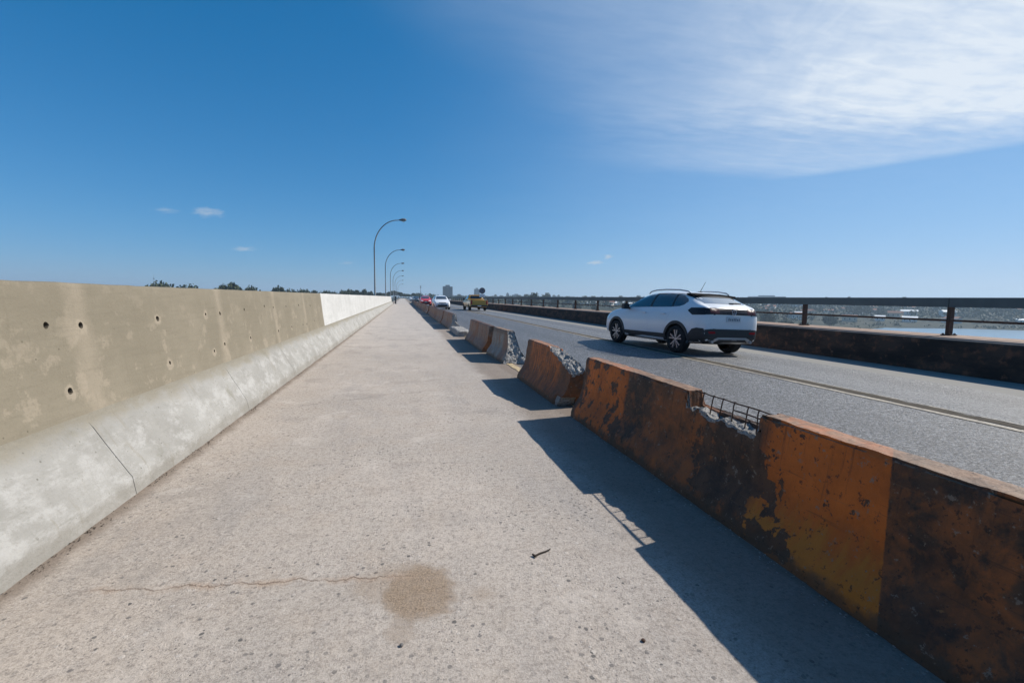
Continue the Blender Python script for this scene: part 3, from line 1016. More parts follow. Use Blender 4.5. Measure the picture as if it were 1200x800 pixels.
# nearest long barrier: broken notch in its top with bare bars
B1X, B1H = 1.80, 0.655
def carve1(p):
    ya, yb = 2.15, 2.83
    y = p.y + 0.02 * nz(p.x, 0, p.z, 9) + 0.015 * nz(p.x, 4, p.z, 30)
    if ya < y < yb and p.z > 0.40:
        t_ = (y - ya) / (yb - ya)
        near = 0.512 + 0.026 * t_ + 0.020 * nz(p.y, 1, 0, 8, 3)
        hz = near + max(0, (p.x - 0.15)) * 0.07 + 0.75 * rubble(p)
        hz = min(hz, 0.560)
        if p.x > 0.285: hz = 0.548 + 0.2 * rubble(p)      # the far arris is nearly whole
        if p.z > hz:
            q_ = p.copy(); q_.z = hz
            return q_, p.x < 0.285
    return p, False
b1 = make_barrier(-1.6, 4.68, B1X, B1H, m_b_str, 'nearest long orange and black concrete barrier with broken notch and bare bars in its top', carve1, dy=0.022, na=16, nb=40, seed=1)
# reinforcement in the notch, part of the barrier
def child_of(ob, b, name, m):
    c = b.build(name, m, ob, smooth=True)
    c.location = (-ob.location.x, -ob.location.y, 0)
    return c
for zz, xx, ya_, yb_ in ((0.650, B1X + 0.250, 2.08, 2.90), (0.615, B1X + 0.215, 2.08, 2.40)):
    b = MB()
    n_ = int((yb_ - ya_) / .06)
    pts = [(xx + 0.004 * nz(y_, xx, 0, 6), y_, zz + 0.006 * nz(y_, 5, xx, 4)) for y_ in [ya_ + (yb_ - ya_) * i / n_ for i in range(n_ + 1)]]
    b.tube(pts, 0.0045, 6)
    child_of(b1, b, 'rebar', m_rebar)
for y_ in (2.235, 2.32, 2.44, 2.545, 2.64, 2.74):
    b = MB()
    x_ = B1X + 0.247
    e_ = random.uniform(-.012, .012)
    b.tube([(x_ - 0.022, y_ + e_, 0.47), (x_ - .012, y_ + e_ * .6, 0.56), (x_ - .004, y_, 0.63), (x_ + 0.004, y_, 0.657), (x_ + .012, y_, .652)], 0.0040, 6)
    child_of(b1, b, 'stirrup', m_rebar)


def carve2(p):
    # near end: broken away on top, falling towards the camera and towards the walkway
    s = p.y - 5.06
    hz = 0.385 + 0.25 * min(1, max(0, s / 1.08)) ** 0.8 + 0.30 * max(0, p.x - 0.18) * (1.0 - 0.4 * min(1, s)) + 0.95 * rubble(p)
    if s < 1.18 and p.z > hz and p.z > 0.22:
        q_ = p.copy(); q_.z = hz
        return q_, True
    if s < 0.2 and p.z < 0.115 and p.x < 0.25:
        q_ = p.copy(); q_.y = max(p.y, 5.17 - p.z * 0.5 + rubble(p)); q_.x += 0.02
        return q_, True
    return p, False
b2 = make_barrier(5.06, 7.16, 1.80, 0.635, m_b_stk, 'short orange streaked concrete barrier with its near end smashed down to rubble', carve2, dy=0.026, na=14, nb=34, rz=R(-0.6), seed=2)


def carve3(p):
    yb = 8.66 + 0.70 * p.z + 0.05 - 0.25 * max(0, p.x - 0.27) + 1.15 * rubble(p)
    if p.y < yb:
        q_ = p.copy(); q_.y = yb + 0.001 * p.y
        return q_, True
    return p, False
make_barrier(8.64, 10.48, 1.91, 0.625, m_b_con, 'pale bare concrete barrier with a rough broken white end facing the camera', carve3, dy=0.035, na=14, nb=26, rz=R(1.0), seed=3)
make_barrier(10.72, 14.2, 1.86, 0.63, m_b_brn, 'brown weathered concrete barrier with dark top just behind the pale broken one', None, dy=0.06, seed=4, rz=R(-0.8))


# fallen slab lying on the walkway edge
def carve_slab(p):
    yb = 15.08 + 1.5 * rubble(p) + 0.25 * abs(p.x - 0.25)
    if p.y < yb:
        q_ = p.copy(); q_.y = yb
        return q_, True
    return p, False
sl = make_barrier(15.0, 17.9, 1.78, 0.17, m_broken, 'low pale broken concrete slab lying flat between two standing barriers', carve_slab, dy=0.08, na=8, nb=5, rough=0.02, seed=9, flat=True, name='concrete_block')
del sl['group']
sl['category'] = 'concrete slab'
def carve5(p):
    yb = 18.72 + 0.25 * p.z + rubble(p)
    if p.y < yb:
        q_ = p.copy(); q_.y = yb
        return q_, True
    return p, False
make_barrier(18.7, 23.05, 1.82, 0.625, m_b_brn, 'first barrier of the continuous far row, standing behind the low flat slab', carve5, dy=0.08, seed=5)
yy = 23.25
i = 0
ords = ['second', 'third', 'fourth', 'fifth', 'sixth', 'seventh', 'eighth', 'ninth', 'tenth', 'eleventh', 'twelfth', 'thirteenth', 'fourteenth', 'fifteenth', 'sixteenth', 'seventeenth', 'eighteenth', 'nineteenth', 'twentieth', 'next to last', 'last']
proto_far = None
while yy < 104:
    L = 4.35
    xl = 1.82 + random.uniform(-0.04, 0.05)
    if proto_far is None:
        ob = make_barrier(yy, yy + L, xl, 0.63, m_b_brn, 'x', None, dy=0.12, seed=6, na=4, nb=10)
        proto_far = ob
    else:
        ob = proto_far.copy()
        col.objects.link(ob)
        ob.location = (xl + WID / 2, yy + L / 2, 0)
        ob.rotation_euler = (0, 0, R(random.uniform(-0.7, 0.7)))
    ob['label'] = 'weathered brown barrier, %s in the continuous far row behind the low flat slab' % ords[i]
    ob['category'] = 'barrier'
    i += 1
    yy += L + random.choice((0.06, 0.1, 0.35))

# ------------------------------------------------------------------ right parapet and railing
PX, PZ = 10.02, 0.606
b = MB()
ys = [Y0 + 1.5 * k_ for k_ in range(int((420 - Y0) / 1.5))]
vs, fs = [], []
for y in ys:
    w_ = 0.012 * nz(y, 0, 0, 0.8)
    vs += [(PX - 0.02 + w_, y, -0.05), (PX + w_, y, 0.35), (PX + 0.02 + w_, y, 0.575), (PX + 0.045 + w_, y, PZ), (PX + 0.40, y, PZ + 0.004), (11.5, y, PZ + 0.012), (11.55, y, PZ - 0.03), (11.55, y, -0.6)]
for j in range(len(ys) - 1):
    for k_ in range(7):
        fs.append((j * 8 + k_, j * 8 + k_ + 1, (j + 1) * 8 + k_ + 1, (j + 1) * 8 + k_))
fs += [tuple(range(8)), tuple(range((len(ys) - 1) * 8, len(ys) * 8))]
b.add(vs, fs)
par = b.build('road_parapet', m_par)
tag(par, 'low dark stained concrete parapet along the right edge of the road', 'parapet')

rail = empty('guard_railing', (11.18, 0, PZ))
tag(rail, 'grey steel railing with rusty posts standing on the low dark parapet', 'railing')
RX = 11.18
def rail_part(name, mesh_or_b, m):
    o_ = mesh_or_b.build(name, m, rail)
    o_.location = (-RX, 0, -PZ)
    return o_
SP = 3.57
k_ = -4
post_me = None
posts = []
while True:
    y = 7.16 + k_ * SP
    if y > 330: break
    posts.append(y)
    k_ += 1
b = MB()
b.box(-0.055, 0.055, -0.035, 0.035, 0.012, 0.65)
b.box(-0.10, 0.10, -0.09, 0.09, 0.012, 0.03)
for sx, sy in ((-0.07, -0.06), (0.07, -0.06), (-0.07, 0.06), (0.07, 0.06)):
    b.box(sx - 0.014, sx + 0.014, sy - 0.014, sy + 0.014, 0.03, 0.055)
pm = b.mesh('post')
pm.materials.append(m_steel_rust)
for y in posts:
    o_ = bpy.data.objects.new('post', pm)
    col.objects.link(o_)
    o_.parent = rail
    o_.location = (0, y, 0)
for (ya, yb) in zip(posts[::2], posts[2::2] + [posts[-1]]):
    if yb <= ya: continue
    b = MB()
    b.box(RX - 0.08, RX + 0.06, ya + 0.006, yb - 0.006, 1.207, 1.405)
    rail_part('top_rail', b, m_steel_grey)
    b = MB()
    b.box(RX - 0.085, RX - 0.056, ya + 0.004, yb - 0.004, 0.909, 0.953)
    rail_part('middle_rail', b, m_steel_rust)

# ------------------------------------------------------------------ street lamps
def make_lamp():
    root = empty('street_lamp')
    b = MB()
    pts = [(0, 0, -0.4), (0, 0, 0.5), (0, 0, 3), (0, 0, 6.6)]
    rr = [0.11, 0.105, 0.09, 0.075]
    for i_ in range(1, 13):
        th = math.pi / 2 * i_ / 12
        pts.append((2.55 * (1 - math.cos(th)), 0, 6.6 + 3.15 * math.sin(th)))
        rr.append(0.072 - 0.025 * i_ / 12)
    pts.append((2.75, 0, 9.78)); rr.append(0.045)
    b.tube(pts, rr, 10)
    b.build('pole', m_galv, root, smooth=True)
    b = MB()
    b.tube([(2.62, 0, 9.76), (2.78, 0, 9.79), (3.0, 0, 9.82), (3.3, 0, 9.82), (3.42, 0, 9.80)], [0.05, 0.10, 0.155, 0.135, 0.05], 10)
    h_ = b.build('lamp_head', m_lamp, root, smooth=True)
    b = MB()
    b.tube([(2.92, 0, 9.685), (3.1, 0, 9.665), (3.28, 0, 9.69)], [0.03, 0.085, 0.03], 8)
    b.build('lamp_lens', m_lens, h_, smooth=True)
    b = MB()
    b.box(-0.2, 0.2, -0.2, 0.2, -0.42, -0.38)
    b.build('base_plate', m_lamp, root)
    return root


def copy_tree(o_, parent=None):
    c = o_.copy()
    col.objects.link(c)
    if parent is not None:
        c.parent = parent
    for ch in list(o_.children):
        copy_tree(ch, c)
    return c


lamp0 = make_lamp()
lw = ['nearest and tallest-looking curved street lamp behind the white wall', 'second curved street lamp from the camera behind the white wall', 'third curved street lamp in the row behind the white wall',
      'fourth curved street lamp in the row behind the white wall', 'fifth curved street lamp in the receding row', 'sixth curved street lamp in the receding row', 'seventh and farthest-looking curved street lamp in the receding row']
for i_, y in enumerate((46, 74.6, 104.3, 133, 166, 210, 268)):
    o_ = lamp0 if i_ == 0 else copy_tree(lamp0)
    o_.location = (-2.59, y, 0)
    o_.scale = (.885, .885, .885)
    o_.rotation_euler = (0, 0, R((0.0, 0.6, -0.8, 1.2, -0.5, 0.7, 0)[i_]))
    tag(o_, lw[i_], 'street lamp', 'street lamps along the left edge of the bridge')

# ------------------------------------------------------------------ vehicles
def paint(name, c, rough=0.32):
    m, t = mat(name)
    n_ = t.noise(t.obj(), 3.0, 5)
    t.out(t.mix(n_, tuple(x * 0.93 for x in c), c), t.add(rough - 0.05, t.mul(n_, 0.1)), None, 0.5, 0.0, Coat_Weight=0.6, Coat_Roughness=0.08)
    return m
m_white = paint('white_car_paint', (0.78, 0.79, 0.80))
m_red = paint('red_car_paint', (0.55, 0.02, 0.025))
m_yellow = paint('yellow_car_paint', (0.56, 0.30, 0.035), 0.4)
m_dark_car = paint('dark_car_paint', (0.03, 0.033, 0.04))
m_glass = simple('dark_car_glass', (0.012, 0.016, 0.02), 0.08, 0.8, var=0.2, Coat_Weight=1.0, Coat_Roughness=0.03)
m_rearglass = simple('reflecting_rear_glass', (0.34, 0.37, 0.40), 0.10, 0.8, metal=0.55, var=0.1, Coat_Weight=1.0)
m_black = simple('black_plastic_trim', (0.022, 0.024, 0.027), 0.5, 0.4, var=0.2)
m_tyre = simple('tyre_rubber', (0.020, 0.020, 0.021), 0.85, 0.25, var=0.25, scale=20)
m_alloy = simple('silver_alloy', (0.44, 0.44, 0.46), 0.35, 0.5, metal=0.8)
m_rimdark = simple('dark_alloy', (0.03, 0.03, 0.033), 0.35, 0.5, metal=0.4)
m_silver = simple('silver_trim', (0.42, 0.43, 0.45), 0.35, 0.5, metal=0.6)
m_redlens = simple('red_lens', (0.30, 0.015, 0.02), 0.15, 0.6)
m_taillens = simple('dark_red_lens', (0.06, 0.010, 0.014), 0.35, 0.3)
m_darklens = simple('smoked_lens', (0.016, 0.012, 0.016), 0.35, 0.3)
m_clear = simple('clear_lens', (0.72, 0.74, 0.76), 0.12, 0.7, Coat_Weight=1.0)
m_under = simple('underbody_black', (0.012, 0.012, 0.013), 0.9, 0.1)
m_plate, t = mat('plate_face')
v3 = t.obj(); px_, py_, pz_ = t.xyz(v3)
t.out(t.mix(t.mul(t.noise(v3, 12, 3), 0.4), (0.62, 0.63, 0.64), (0.5, 0.51, 0.53)), 0.45)
m_ink = simple('plate_ink', (0.16, 0.17, 0.19), 0.5)


def body_rings(st, sub=2):
    """st: rows (y, zb, w, zsh, zbelt, wb, zr, wr) from front to rear -> closed half-section loft"""
    rings = []
    for (y, zb, w, zsh, zbelt, wb, zr, wr) in st:
        zg = zbelt + (zr - zbelt) * 0.55
        wg = wb + (wr - wb) * 0.48
        half = [(0, zb), (0.6 * w, zb), (0.93 * w, zb + 0.015), (0.985 * w, zb + 0.10), (w, (zb + zsh) / 2 + 0.04), (w * 0.988, zsh), (wb, zbelt), (wg, zg), (wr, zr - 0.05), (wr * 0.72, zr - 0.006), (0, zr + 0.012)]
        rings.append([(x, y, z) for x, z in half])
    nk = len(rings[0])
    b = MB()
    vs, idx = [], {}
    def V(i, k, s):
        if k in (0, nk - 1): s = 1
        key = (i, k, s)
        if key not in idx:
            x, y, z = rings[i][k]
            idx[key] = len(vs)
            vs.append((x * s, y, z))
        return idx[key]
    fs = []
    for i in range(len(rings) - 1):
        for k in range(nk - 1):
            fs.append((V(i, k, 1), V(i, k + 1, 1), V(i + 1, k + 1, 1), V(i + 1, k, 1)))
            fs.append((V(i, k, -1), V(i + 1, k, -1), V(i + 1, k + 1, -1), V(i, k + 1, -1)))
    for i in (0, len(rings) - 1):
        for k in range(nk - 1):
            f = [V(i, k, 1), V(i, k + 1, 1), V(i, k + 1, -1), V(i, k, -1)]
            f2 = []
            for a in f:
                if a not in f2: f2.append(a)
            fs.append(tuple(f2))
    b.add(vs, fs)
    return b


def make_body(st, m, root, wheels, wr_, cuts=(), name='body'):
    ob = body_rings(st).build(name, [m, m_under], None, smooth=True)
    md = ob.modifiers.new('s', 'SUBSURF'); md.levels = 2; md.render_levels = 2
    c = MB()
    for (x, y) in wheels:
        s = 1 if x > 0 else -1
        prof = [(s * -0.30, 0.0001), (s * -0.30, wr_), (s * 0.30, wr_), (s * 0.30, 0.0001)]
        c.lathe_x(prof, 28, x + s * 0.02, y, WHEEL_Z)
    for bx in cuts:
        c.box(*bx)
    cm = c.mesh('cutter')
    bm = bmesh.new(); bm.from_mesh(cm)
    bmesh.ops.remove_doubles(bm, verts=bm.verts, dist=0.001)
    bmesh.ops.recalc_face_normals(bm, faces=bm.faces)
    bm.to_mesh(cm); bm.free()
    cm.materials.append(m); cm.materials.append(m_under)
    for p in cm.polygons: p.material_index = 1
    co = bpy.data.objects.new('cutter', cm); col.objects.link(co)
    md = ob.modifiers.new('b', 'BOOLEAN'); md.operation = 'DIFFERENCE'; md.object = co; md.solver = 'EXACT'
    bpy.context.view_layer.update()
    apply_mods(ob)
    for p in ob.data.polygons: p.use_smooth = True
    bpy.data.objects.remove(co)
    bm = bmesh.new(); bm.from_mesh(ob.data)
    bvh = BVHTree.FromBMesh(bm)
    bm.free()
    ob.data.set_sharp_from_angle(angle=R(38))
    ob.parent = root
    return ob, bvh


def patch(bvh, poly, axis, name, m, parent, off=0.004, cell=0.06, smooth=True, mirror=False):
    """a panel of trim that follows the body; poly 2D, axis 'x','-x','y','-y','z'"""
    bm = bmesh.new()
    vs = [bm.verts.new((p[0], p[1], 0)) for p in poly]
    bm.faces.new(vs)
    bmesh.ops.triangulate(bm, faces=bm.faces)
    x0, x1 = min(p[0] for p in poly), max(p[0] for p in poly)
    y0, y1 = min(p[1] for p in poly), max(p[1] for p in poly)
    for a0, a1, nrm in ((x0, x1, (1, 0, 0)), (y0, y1, (0, 1, 0))):
        n_ = int((a1 - a0) / cell)
        for i_ in range(1, n_ + 1):
            a = a0 + (a1 - a0) * i_ / (n_ + 1)
            bmesh.ops.bisect_plane(bm, geom=bm.verts[:] + bm.edges[:] + bm.faces[:], dist=1e-5, plane_co=Vector(nrm) * a, plane_no=nrm)
    def up(p, q_):
        s = 4.0
        if axis == 'x': return Vector((s, p, q_)), Vector((-1, 0, 0))
        if axis == '-x': return Vector((-s, p, q_)), Vector((1, 0, 0))
        if axis == 'y': return Vector((p, s, q_)), Vector((0, -1, 0))
        if axis == '-y': return Vector((p, -s, q_)), Vector((0, 1, 0))
        return Vector((p, q_, s)), Vector((0, 0, -1))
    for v_ in bm.verts:
        o_, d_ = up(v_.co.x, v_.co.y)
        hit, nrm, _, _ = bvh.ray_cast(o_, d_)
        if hit is None:
            # slide to the nearest point of the body
            near = bvh.find_nearest(o_ + d_ * 3.2)
            hit, nrm = near[0], near[1]
        if nrm.dot(d_) > 0: nrm = -nrm
        v_.co = hit + nrm * off
    # turn the rim in so that the panel has an edge
    be = [e for e in bm.edges if e.is_boundary]
    r_ = bmesh.ops.extrude_edge_only(bm, edges=be)
    for v_ in [g_ for g_ in r_['geom'] if isinstance(g_, bmesh.types.BMVert)]:
        o_, d_ = up(0, 0)
        v_.co = v_.co + d_ * (off + 0.004)
    bmesh.ops.recalc_face_normals(bm, faces=bm.faces)
    me = bpy.data.meshes.new(name)
    bm.to_mesh(me); bm.free()
    for p in me.polygons: p.use_smooth = smooth
    me.set_sharp_from_angle(angle=R(40))
    return link(name, me, m, parent)


WHEEL_Z = 0.325
def wheel(root, x, y, r=0.325, w=0.215, detailed=True, dark=False):
    s = 1 if x > 0 else -1
    b = MB()
    h_ = w / 2
    ri = r * 0.70
    prof = [(-h_, ri), (-h_ * 0.98, r * 0.93), (-h_ * 0.80, r * 0.985), (-h_ * 0.4, r), (h_ * 0.4, r), (h_ * 0.80, r * 0.985), (h_ * 0.98, r * 0.93), (h_, ri), (h_ * 0.6, ri * 0.96), (-h_ * 0.6, ri * 0.96)]
    b.lathe_x([(s * p[0], p[1]) for p in prof], 32, 0, 0, 0, close=True)
    ty = b.build('wheel', m_tyre, root, smooth=True)
    ty.location = (x, y, WHEEL_Z)
    ty.data.set_sharp_from_angle(angle=R(50))
    b = MB()
    b.lathe_x([(s * h_ * 0.25, 0.001), (s * h_ * 0.25, ri * 0.9), (s * h_ * 0.9, ri * 0.985), (s * h_ * 0.98, ri * 1.0), (s * h_ * 0.6, ri * 1.0), (s * -h_ * 0.5, ri * 0.97)], 32)
    b.build('rim', m_rimdark, ty, smooth=False)
    b = MB()
    b.lathe_x([(s * h_ * 0.80, 0.001), (s * h_ * 0.80, 0.035), (s * h_ * 0.5, 0.05), (s * h_ * 0.2, 0.05)], 16)
    def spoke(th0, th1, r0, r1, w0, w1):
        pts = []
        for (rr_, th, ww) in ((r0, th0, w0), (r1, th1, w1)):
            c_, s_ = math.cos(th), math.sin(th)
            for sg in (-1, 1):
                pts.append((rr_ * c_ - sg * ww * s_, rr_ * s_ + sg * ww * c_))
        xo, xi = s * h_ * 0.86, s * h_ * 0.45
        vs = [(xo, a, c2_) for a, c2_ in pts] + [(xi, a, c2_) for a, c2_ in pts]
        b.add(vs, [(0, 1, 3, 2), (4, 6, 7, 5), (0, 4, 5, 1), (2, 3, 7, 6), (0, 2, 6, 4), (1, 5, 7, 3)])
    if detailed:
        for k in range(5):
            th = 2 * math.pi * k / 5 + 0.3
            spoke(th - 0.02, th - 0.23, 0.03, ri * 0.97, 0.009, 0.013)
            spoke(th + 0.02, th + 0.23, 0.03, ri * 0.97, 0.009, 0.013)
    else:
        for k in range(5):
            th = 2 * math.pi * k / 5 + 0.3
            spoke(th, th, 0.03, ri * 0.97, 0.024, 0.03)
    b.build('spokes', m_rimdark if dark else m_alloy, ty)
    return ty


def arch(bvh, sx, y, r0, r1, root, m, z=None, a0=-8, a1=188):
    """plastic wheel-arch flare: annulus sector laid on the body side"""
    z = WHEEL_Z if z is None else z
    n_ = 26
    outer = [(y + r1 * math.cos(R(a0 + (a1 - a0) * k / n_)), z + r1 * math.sin(R(a0 + (a1 - a0) * k / n_))) for k in range(n_ + 1)]
    inner = [(y + r0 * math.cos(R(a0 + (a1 - a0) * k / n_)), z + r0 * math.sin(R(a0 + (a1 - a0) * k / n_))) for k in range(n_ + 1)]
    ax = 'x' if sx > 0 else '-x'
    vs, fs = [], []
    def prj(p, off):
        o_ = Vector((4.0 * sx, p[0], p[1])); d_ = Vector((-sx, 0, 0))
        hit, nrm, _, _ = bvh.ray_cast(o_, d_)
        if hit is None or abs(hit.x) < 0.72:
            return Vector((sx * 0.85 + sx * off, p[0], p[1]))
        return Vector((hit.x + sx * off, p[0], p[1]))
    for k in range(n_ + 1):
        mo = prj(outer[k], 0.0)
        mm_ = prj(outer[k], 0.016)
        mi_ = Vector((mm_.x, inner[k][0], inner[k][1]))
        min_ = Vector((mm_.x - sx * 0.08, inner[k][0], inner[k][1]))
        vs += [mo, mm_, mi_, min_]
    for k in range(n_):
        for q_ in range(3):
            fs.append((4 * k + q_, 4 * k + q_ + 1, 4 * k + q_ + 5, 4 * k + q_ + 4))
    b = MB(); b.add(vs, fs)
    return b.build('wheel_arch', m, root, smooth=False)


def xbox(root, name, m, x0, x1, y0, y1, z0, z1, bevel=0.0):
    b = MB(); b.box(x0, x1, y0, y1, z0, z1)
    return b.build(name, m, root, bevel=bevel)


def mirror_part(root, sx, y, z, w, m):
    b = MB()
    b.tube([(sx * (w - 0.03), y, z - 0.03), (sx * (w + 0.06), y + 0.02, z + 0.01), (sx * (w + 0.10), y + 0.02, z + 0.03)], [0.03, 0.05, 0.07], 8)
    b.box(min(sx * (w + 0.03), sx * (w + 0.20)), max(sx * (w + 0.03), sx * (w + 0.20)), y - 0.05, y + 0.06, z - 0.05, z + 0.09)
    return b.build('side_mirror', m, root, smooth=False)


# ---- white crossover, seen from behind left
def make_crossover():
    root = empty('crossover_car')
    st = [(2.13, .36, .60, .56, .64, .56, .69, .46), (2.06, .28, .76, .63, .74, .70, .80, .60), (1.80, .23, .855, .74, .86, .79, .925, .68), (1.35, .22, .88, .82, .955, .82, 1.02, .70),
          (1.02, .22, .88, .86, .99, .82, 1.06, .70), (.70, .22, .88, .88, 1.005, .82, 1.23, .66), (.28, .22, .88, .89, 1.015, .82, 1.415, .625), (-.15, .22, .88, .90, 1.025, .82, 1.475, .605),
          (-.65, .22, .88, .91, 1.04, .82, 1.485, .60), (-1.12, .22, .88, .92, 1.06, .82, 1.465, .59), (-1.42, .23, .88, .95, 1.09, .815, 1.415, .58), (-1.66, .25, .87, .98, 1.12, .80, 1.32, .585),
          (-1.88, .27, .845, 1.0, 1.125, .765, 1.20, .62), (-2.0, .29, .81, .99, 1.11, .73, 1.15, .60), (-2.10, .33, .75, .93, 1.05, .66, 1.08, .54), (-2.125, .38, .69, .86, .97, .58, 1.00, .48)]
    wb = 1.283
    ws_ = [(.77, wb), (-.77, wb), (.77, -wb), (-.77, -wb)]
    body, bv = make_body(st, m_white, root, ws_, 0.372)
    for (x, y) in ws_:
        wheel(root, x, y, detailed=True)
    for sx in (1, -1):
        ax = 'x' if sx > 0 else '-x'
        # side glass: front and rear panes
        patch(bv, [(.86, 1.03), (.60, 1.18), (.28, 1.335), (.02, 1.395), (-.20, 1.41), (-.17, 1.06), (.3, 1.045)], ax, 'window', m_glass, root, 0.004)
        patch(bv, [(-.24, 1.06), (-.27, 1.412), (-.65, 1.415), (-.98, 1.395), (-1.02, 1.08)], ax, 'window', m_glass, root, 0.004)
        patch(bv, [(-1.06, 1.085), (-1.03, 1.388), (-1.22, 1.36), (-1.42, 1.28), (-1.49, 1.215), (-1.42, 1.14), (-1.28, 1.10)], ax, 'quarter_window', m_glass, root, 0.004)
        patch(bv, [(-.165, 1.062), (-.195, 1.408), (-.275, 1.408), (-.245, 1.062)], ax, 'pillar', m_black, root, 0.0065)
        patch(bv, [(-1.01, 1.082), (-.975, 1.393), (-1.035, 1.386), (-1.07, 1.088)], ax, 'pillar', m_black, root, 0.0065)
        # doors, with handles
        d1 = patch(bv, [(.88, .44), (.90, .75), (.84, .99), (-.19, 1.02), (-.21, .44)], ax, 'door', m_white, root, 0.0035, 0.12)
        d2 = patch(bv, [(-.235, .44), (-.215, 1.02), (-1.05, 1.045), (-.98, .86), (-.86, .70), (-.84, .44)], ax, 'door', m_white, root, 0.0035, 0.12)
        for d_, y in ((d1, -.02), (d2, -.80)):
            hx = .882 * sx
            b = MB(); b.box(min(hx, hx + sx * .03), max(hx, hx + sx * .03), y - .09, y + .09, .90, .93)
            b.build('handle', m_white, d_, bevel=0.008)
        # lower black cladding
        patch(bv, [(.90, .235), (.90, .41), (-.86, .43), (-.90, .235)], ax, 'sill_cladding', m_black, root, 0.012, 0.12)
        arch(bv, sx, wb, .365, .435, root, m_black)
        arch(bv, sx, -wb, .365, .435, root, m_black)
        patch(bv, [(-1.66, .27), (-1.71, .50), (-1.80, .60), (-1.92, .635), (-2.12, .625), (-2.12, .36), (-2.02, .30), (-1.85, .27)], ax, 'bumper_cladding', m_black, root, 0.010, 0.06)
        # wrap-round tail lamp
        patch(bv, [(-1.62, 1.01), (-1.70, 1.075), (-2.118, 1.085), (-2.118, .93), (-1.78, .915)], ax, 'tail_light', m_darklens, root, 0.008, 0.06)
        patch(bv, [(1.62, .80), (1.98, .74), (2.04, .66), (1.95, .64), (1.70, .73)], ax, 'headlight', m_clear, root, 0.006, 0.06)
        mirror_part(root, sx, .70, 1.03, .86, m_black)
        # roof rail on three feet
        b = MB()
        b.tube([(sx * .575, .20, 1.41), (sx * .585, .12, 1.462), (sx * .59, -.1, 1.498), (sx * .59, -.5, 1.512), (sx * .585, -1.0, 1.498), (sx * .575, -1.28, 1.46), (sx * .57, -1.36, 1.42)], .017, 8)
        b.build('roof_rail', m_silver, root, smooth=True)
        b = MB()
        b.tube([(sx * .55, -2.03, .34), (sx * .55, -2.14, .335)], .036, 12)
        b.build('exhaust_tip', m_silver, root)
    # rear
    patch(bv, [(-.58, 1.40), (.58, 1.40), (.62, 1.25), (.58, 1.185), (-.58, 1.185), (-.62, 1.25)], '-y', 'rear_window', m_rearglass, root, 0.004, 0.08)
    patch(bv, [(-.585, 1.405), (.585, 1.405), (.61, 1.325), (-.61, 1.325)], '-y', 'rear_window_band', m_black, root, 0.007, 0.08)
    b = MB()
    vs = []
    for x in (-.60, -.4, 0, .4, .60):
        z = 1.418 - .022 * (x / .6) ** 2
        vs += [(x, -1.26, z - .01), (x, -1.26, z + .022), (x, -1.54, z - .012), (x, -1.555, z - .03), (x, -1.53, z - .055), (x * .97, -1.40, z - .05)]
    fs = []
    for k in range(4):
        for q_ in range(6):
            q2 = (q_ + 1) % 6
            fs.append((6 * k + q_, 6 * k + q2, 6 * k + 6 + q2, 6 * k + 6 + q_))
    fs += [tuple(range(6)), tuple(range(24, 30))]
    b.add(vs, fs)
    b.build('rear_spoiler', m_under, root)
    gate = patch(bv, [(-.60, .64), (-.62, .90), (.62, .90), (.60, .64)], '-y', 'tailgate', m_white, root, 0.004, 0.1)
    patch(bv, [(-.77, .93), (-.75, 1.075), (-.6, 1.075), (.6, 1.075), (.75, 1.075), (.77, .93), (.55, .945), (-.55, .945)], '-y', 'light_bar', m_darklens, root, 0.009, 0.06)
    for sx in (-1, 1):
        patch(bv, [(sx * .40, .96), (sx * .40, 1.06), (sx * .64, 1.06), (sx * .64, .96)], '-y', 'tail_light', m_taillens, root, 0.013, 0.06)
    patch(bv, [(-.66, .30), (-.77, .36), (-.775, .60), (-.6, .62), (.6, .62), (.775, .60), (.77, .36), (.66, .30), (.4, .27), (-.4, .27)], '-y', 'rear_bumper', m_black, root, 0.012, 0.07)
    patch(bv, [(-.56, .33), (-.50, .40), (-.40, .435), (.40, .435), (.50, .40), (.56, .33), (.48, .345), (.38, .39), (-.38, .39), (-.48, .345)], '-y', 'skid_plate', m_silver, root, 0.020, 0.06)
    for sx in (-1, 1):
        patch(bv, [(sx * .48, .52), (sx * .50, .565), (sx * .68, .565), (sx * .65, .515)], '-y', 'reflector', m_redlens, root, 0.018, 0.05)
    def back_y(x, z):
        h_, n_, _, _ = bv.ray_cast(Vector((x, -4, z)), Vector((0, 1, 0)))
        return h_.y if h_ else -2.1
    yb = back_y(0, .85) - .012
    pl = xbox(root, 'number_plate', m_plate, -.20, .20, yb - .010, yb + .006, .785, .910)
    b = MB()
    for k in range(7):                       # unreadable dark marks
        x = -.155 + .049 * k
        b.box(x, x + .028, yb - .0125, yb - .008, .812, .812 + random.uniform(.045, .062))
    b.build('plate_marks', m_ink, pl)
    # round emblem with V over W
    ye = back_y(0, 1.0) - .016
    b = MB()
    pts = [(.062 * math.cos(2 * math.pi * k / 20), ye, .003+1.0 + .062 * math.sin(2 * math.pi * k / 20)) for k in range(21)]
    b.tube(pts, .007, 6)
    for p0, p1 in (((-.026, 1.055), (0, 1.013)), ((.026, 1.055), (0, 1.013)), ((-.048, 1.018), (-.024, 0.956)), ((-.024, 0.956), (0, 0.996)), ((0, 0.996), (.024, 0.956)), ((.024, 0.956), (.048, 1.018))):
        b.tube([(p0[0], ye, p0[1]), (p1[0], ye, p1[1])], .006, 5)
    b.build('emblem', m_silver, root)
    b = MB()
    yw_ = back_y(.22, 1.20) - .02
    b.tube([(.10, back_y(.1, 1.20) - .02, 1.20), (.26, back_y(.26, 1.21) - .02, 1.22), (.46, back_y(.46, 1.21) - .018, 1.215)], .010, 6)
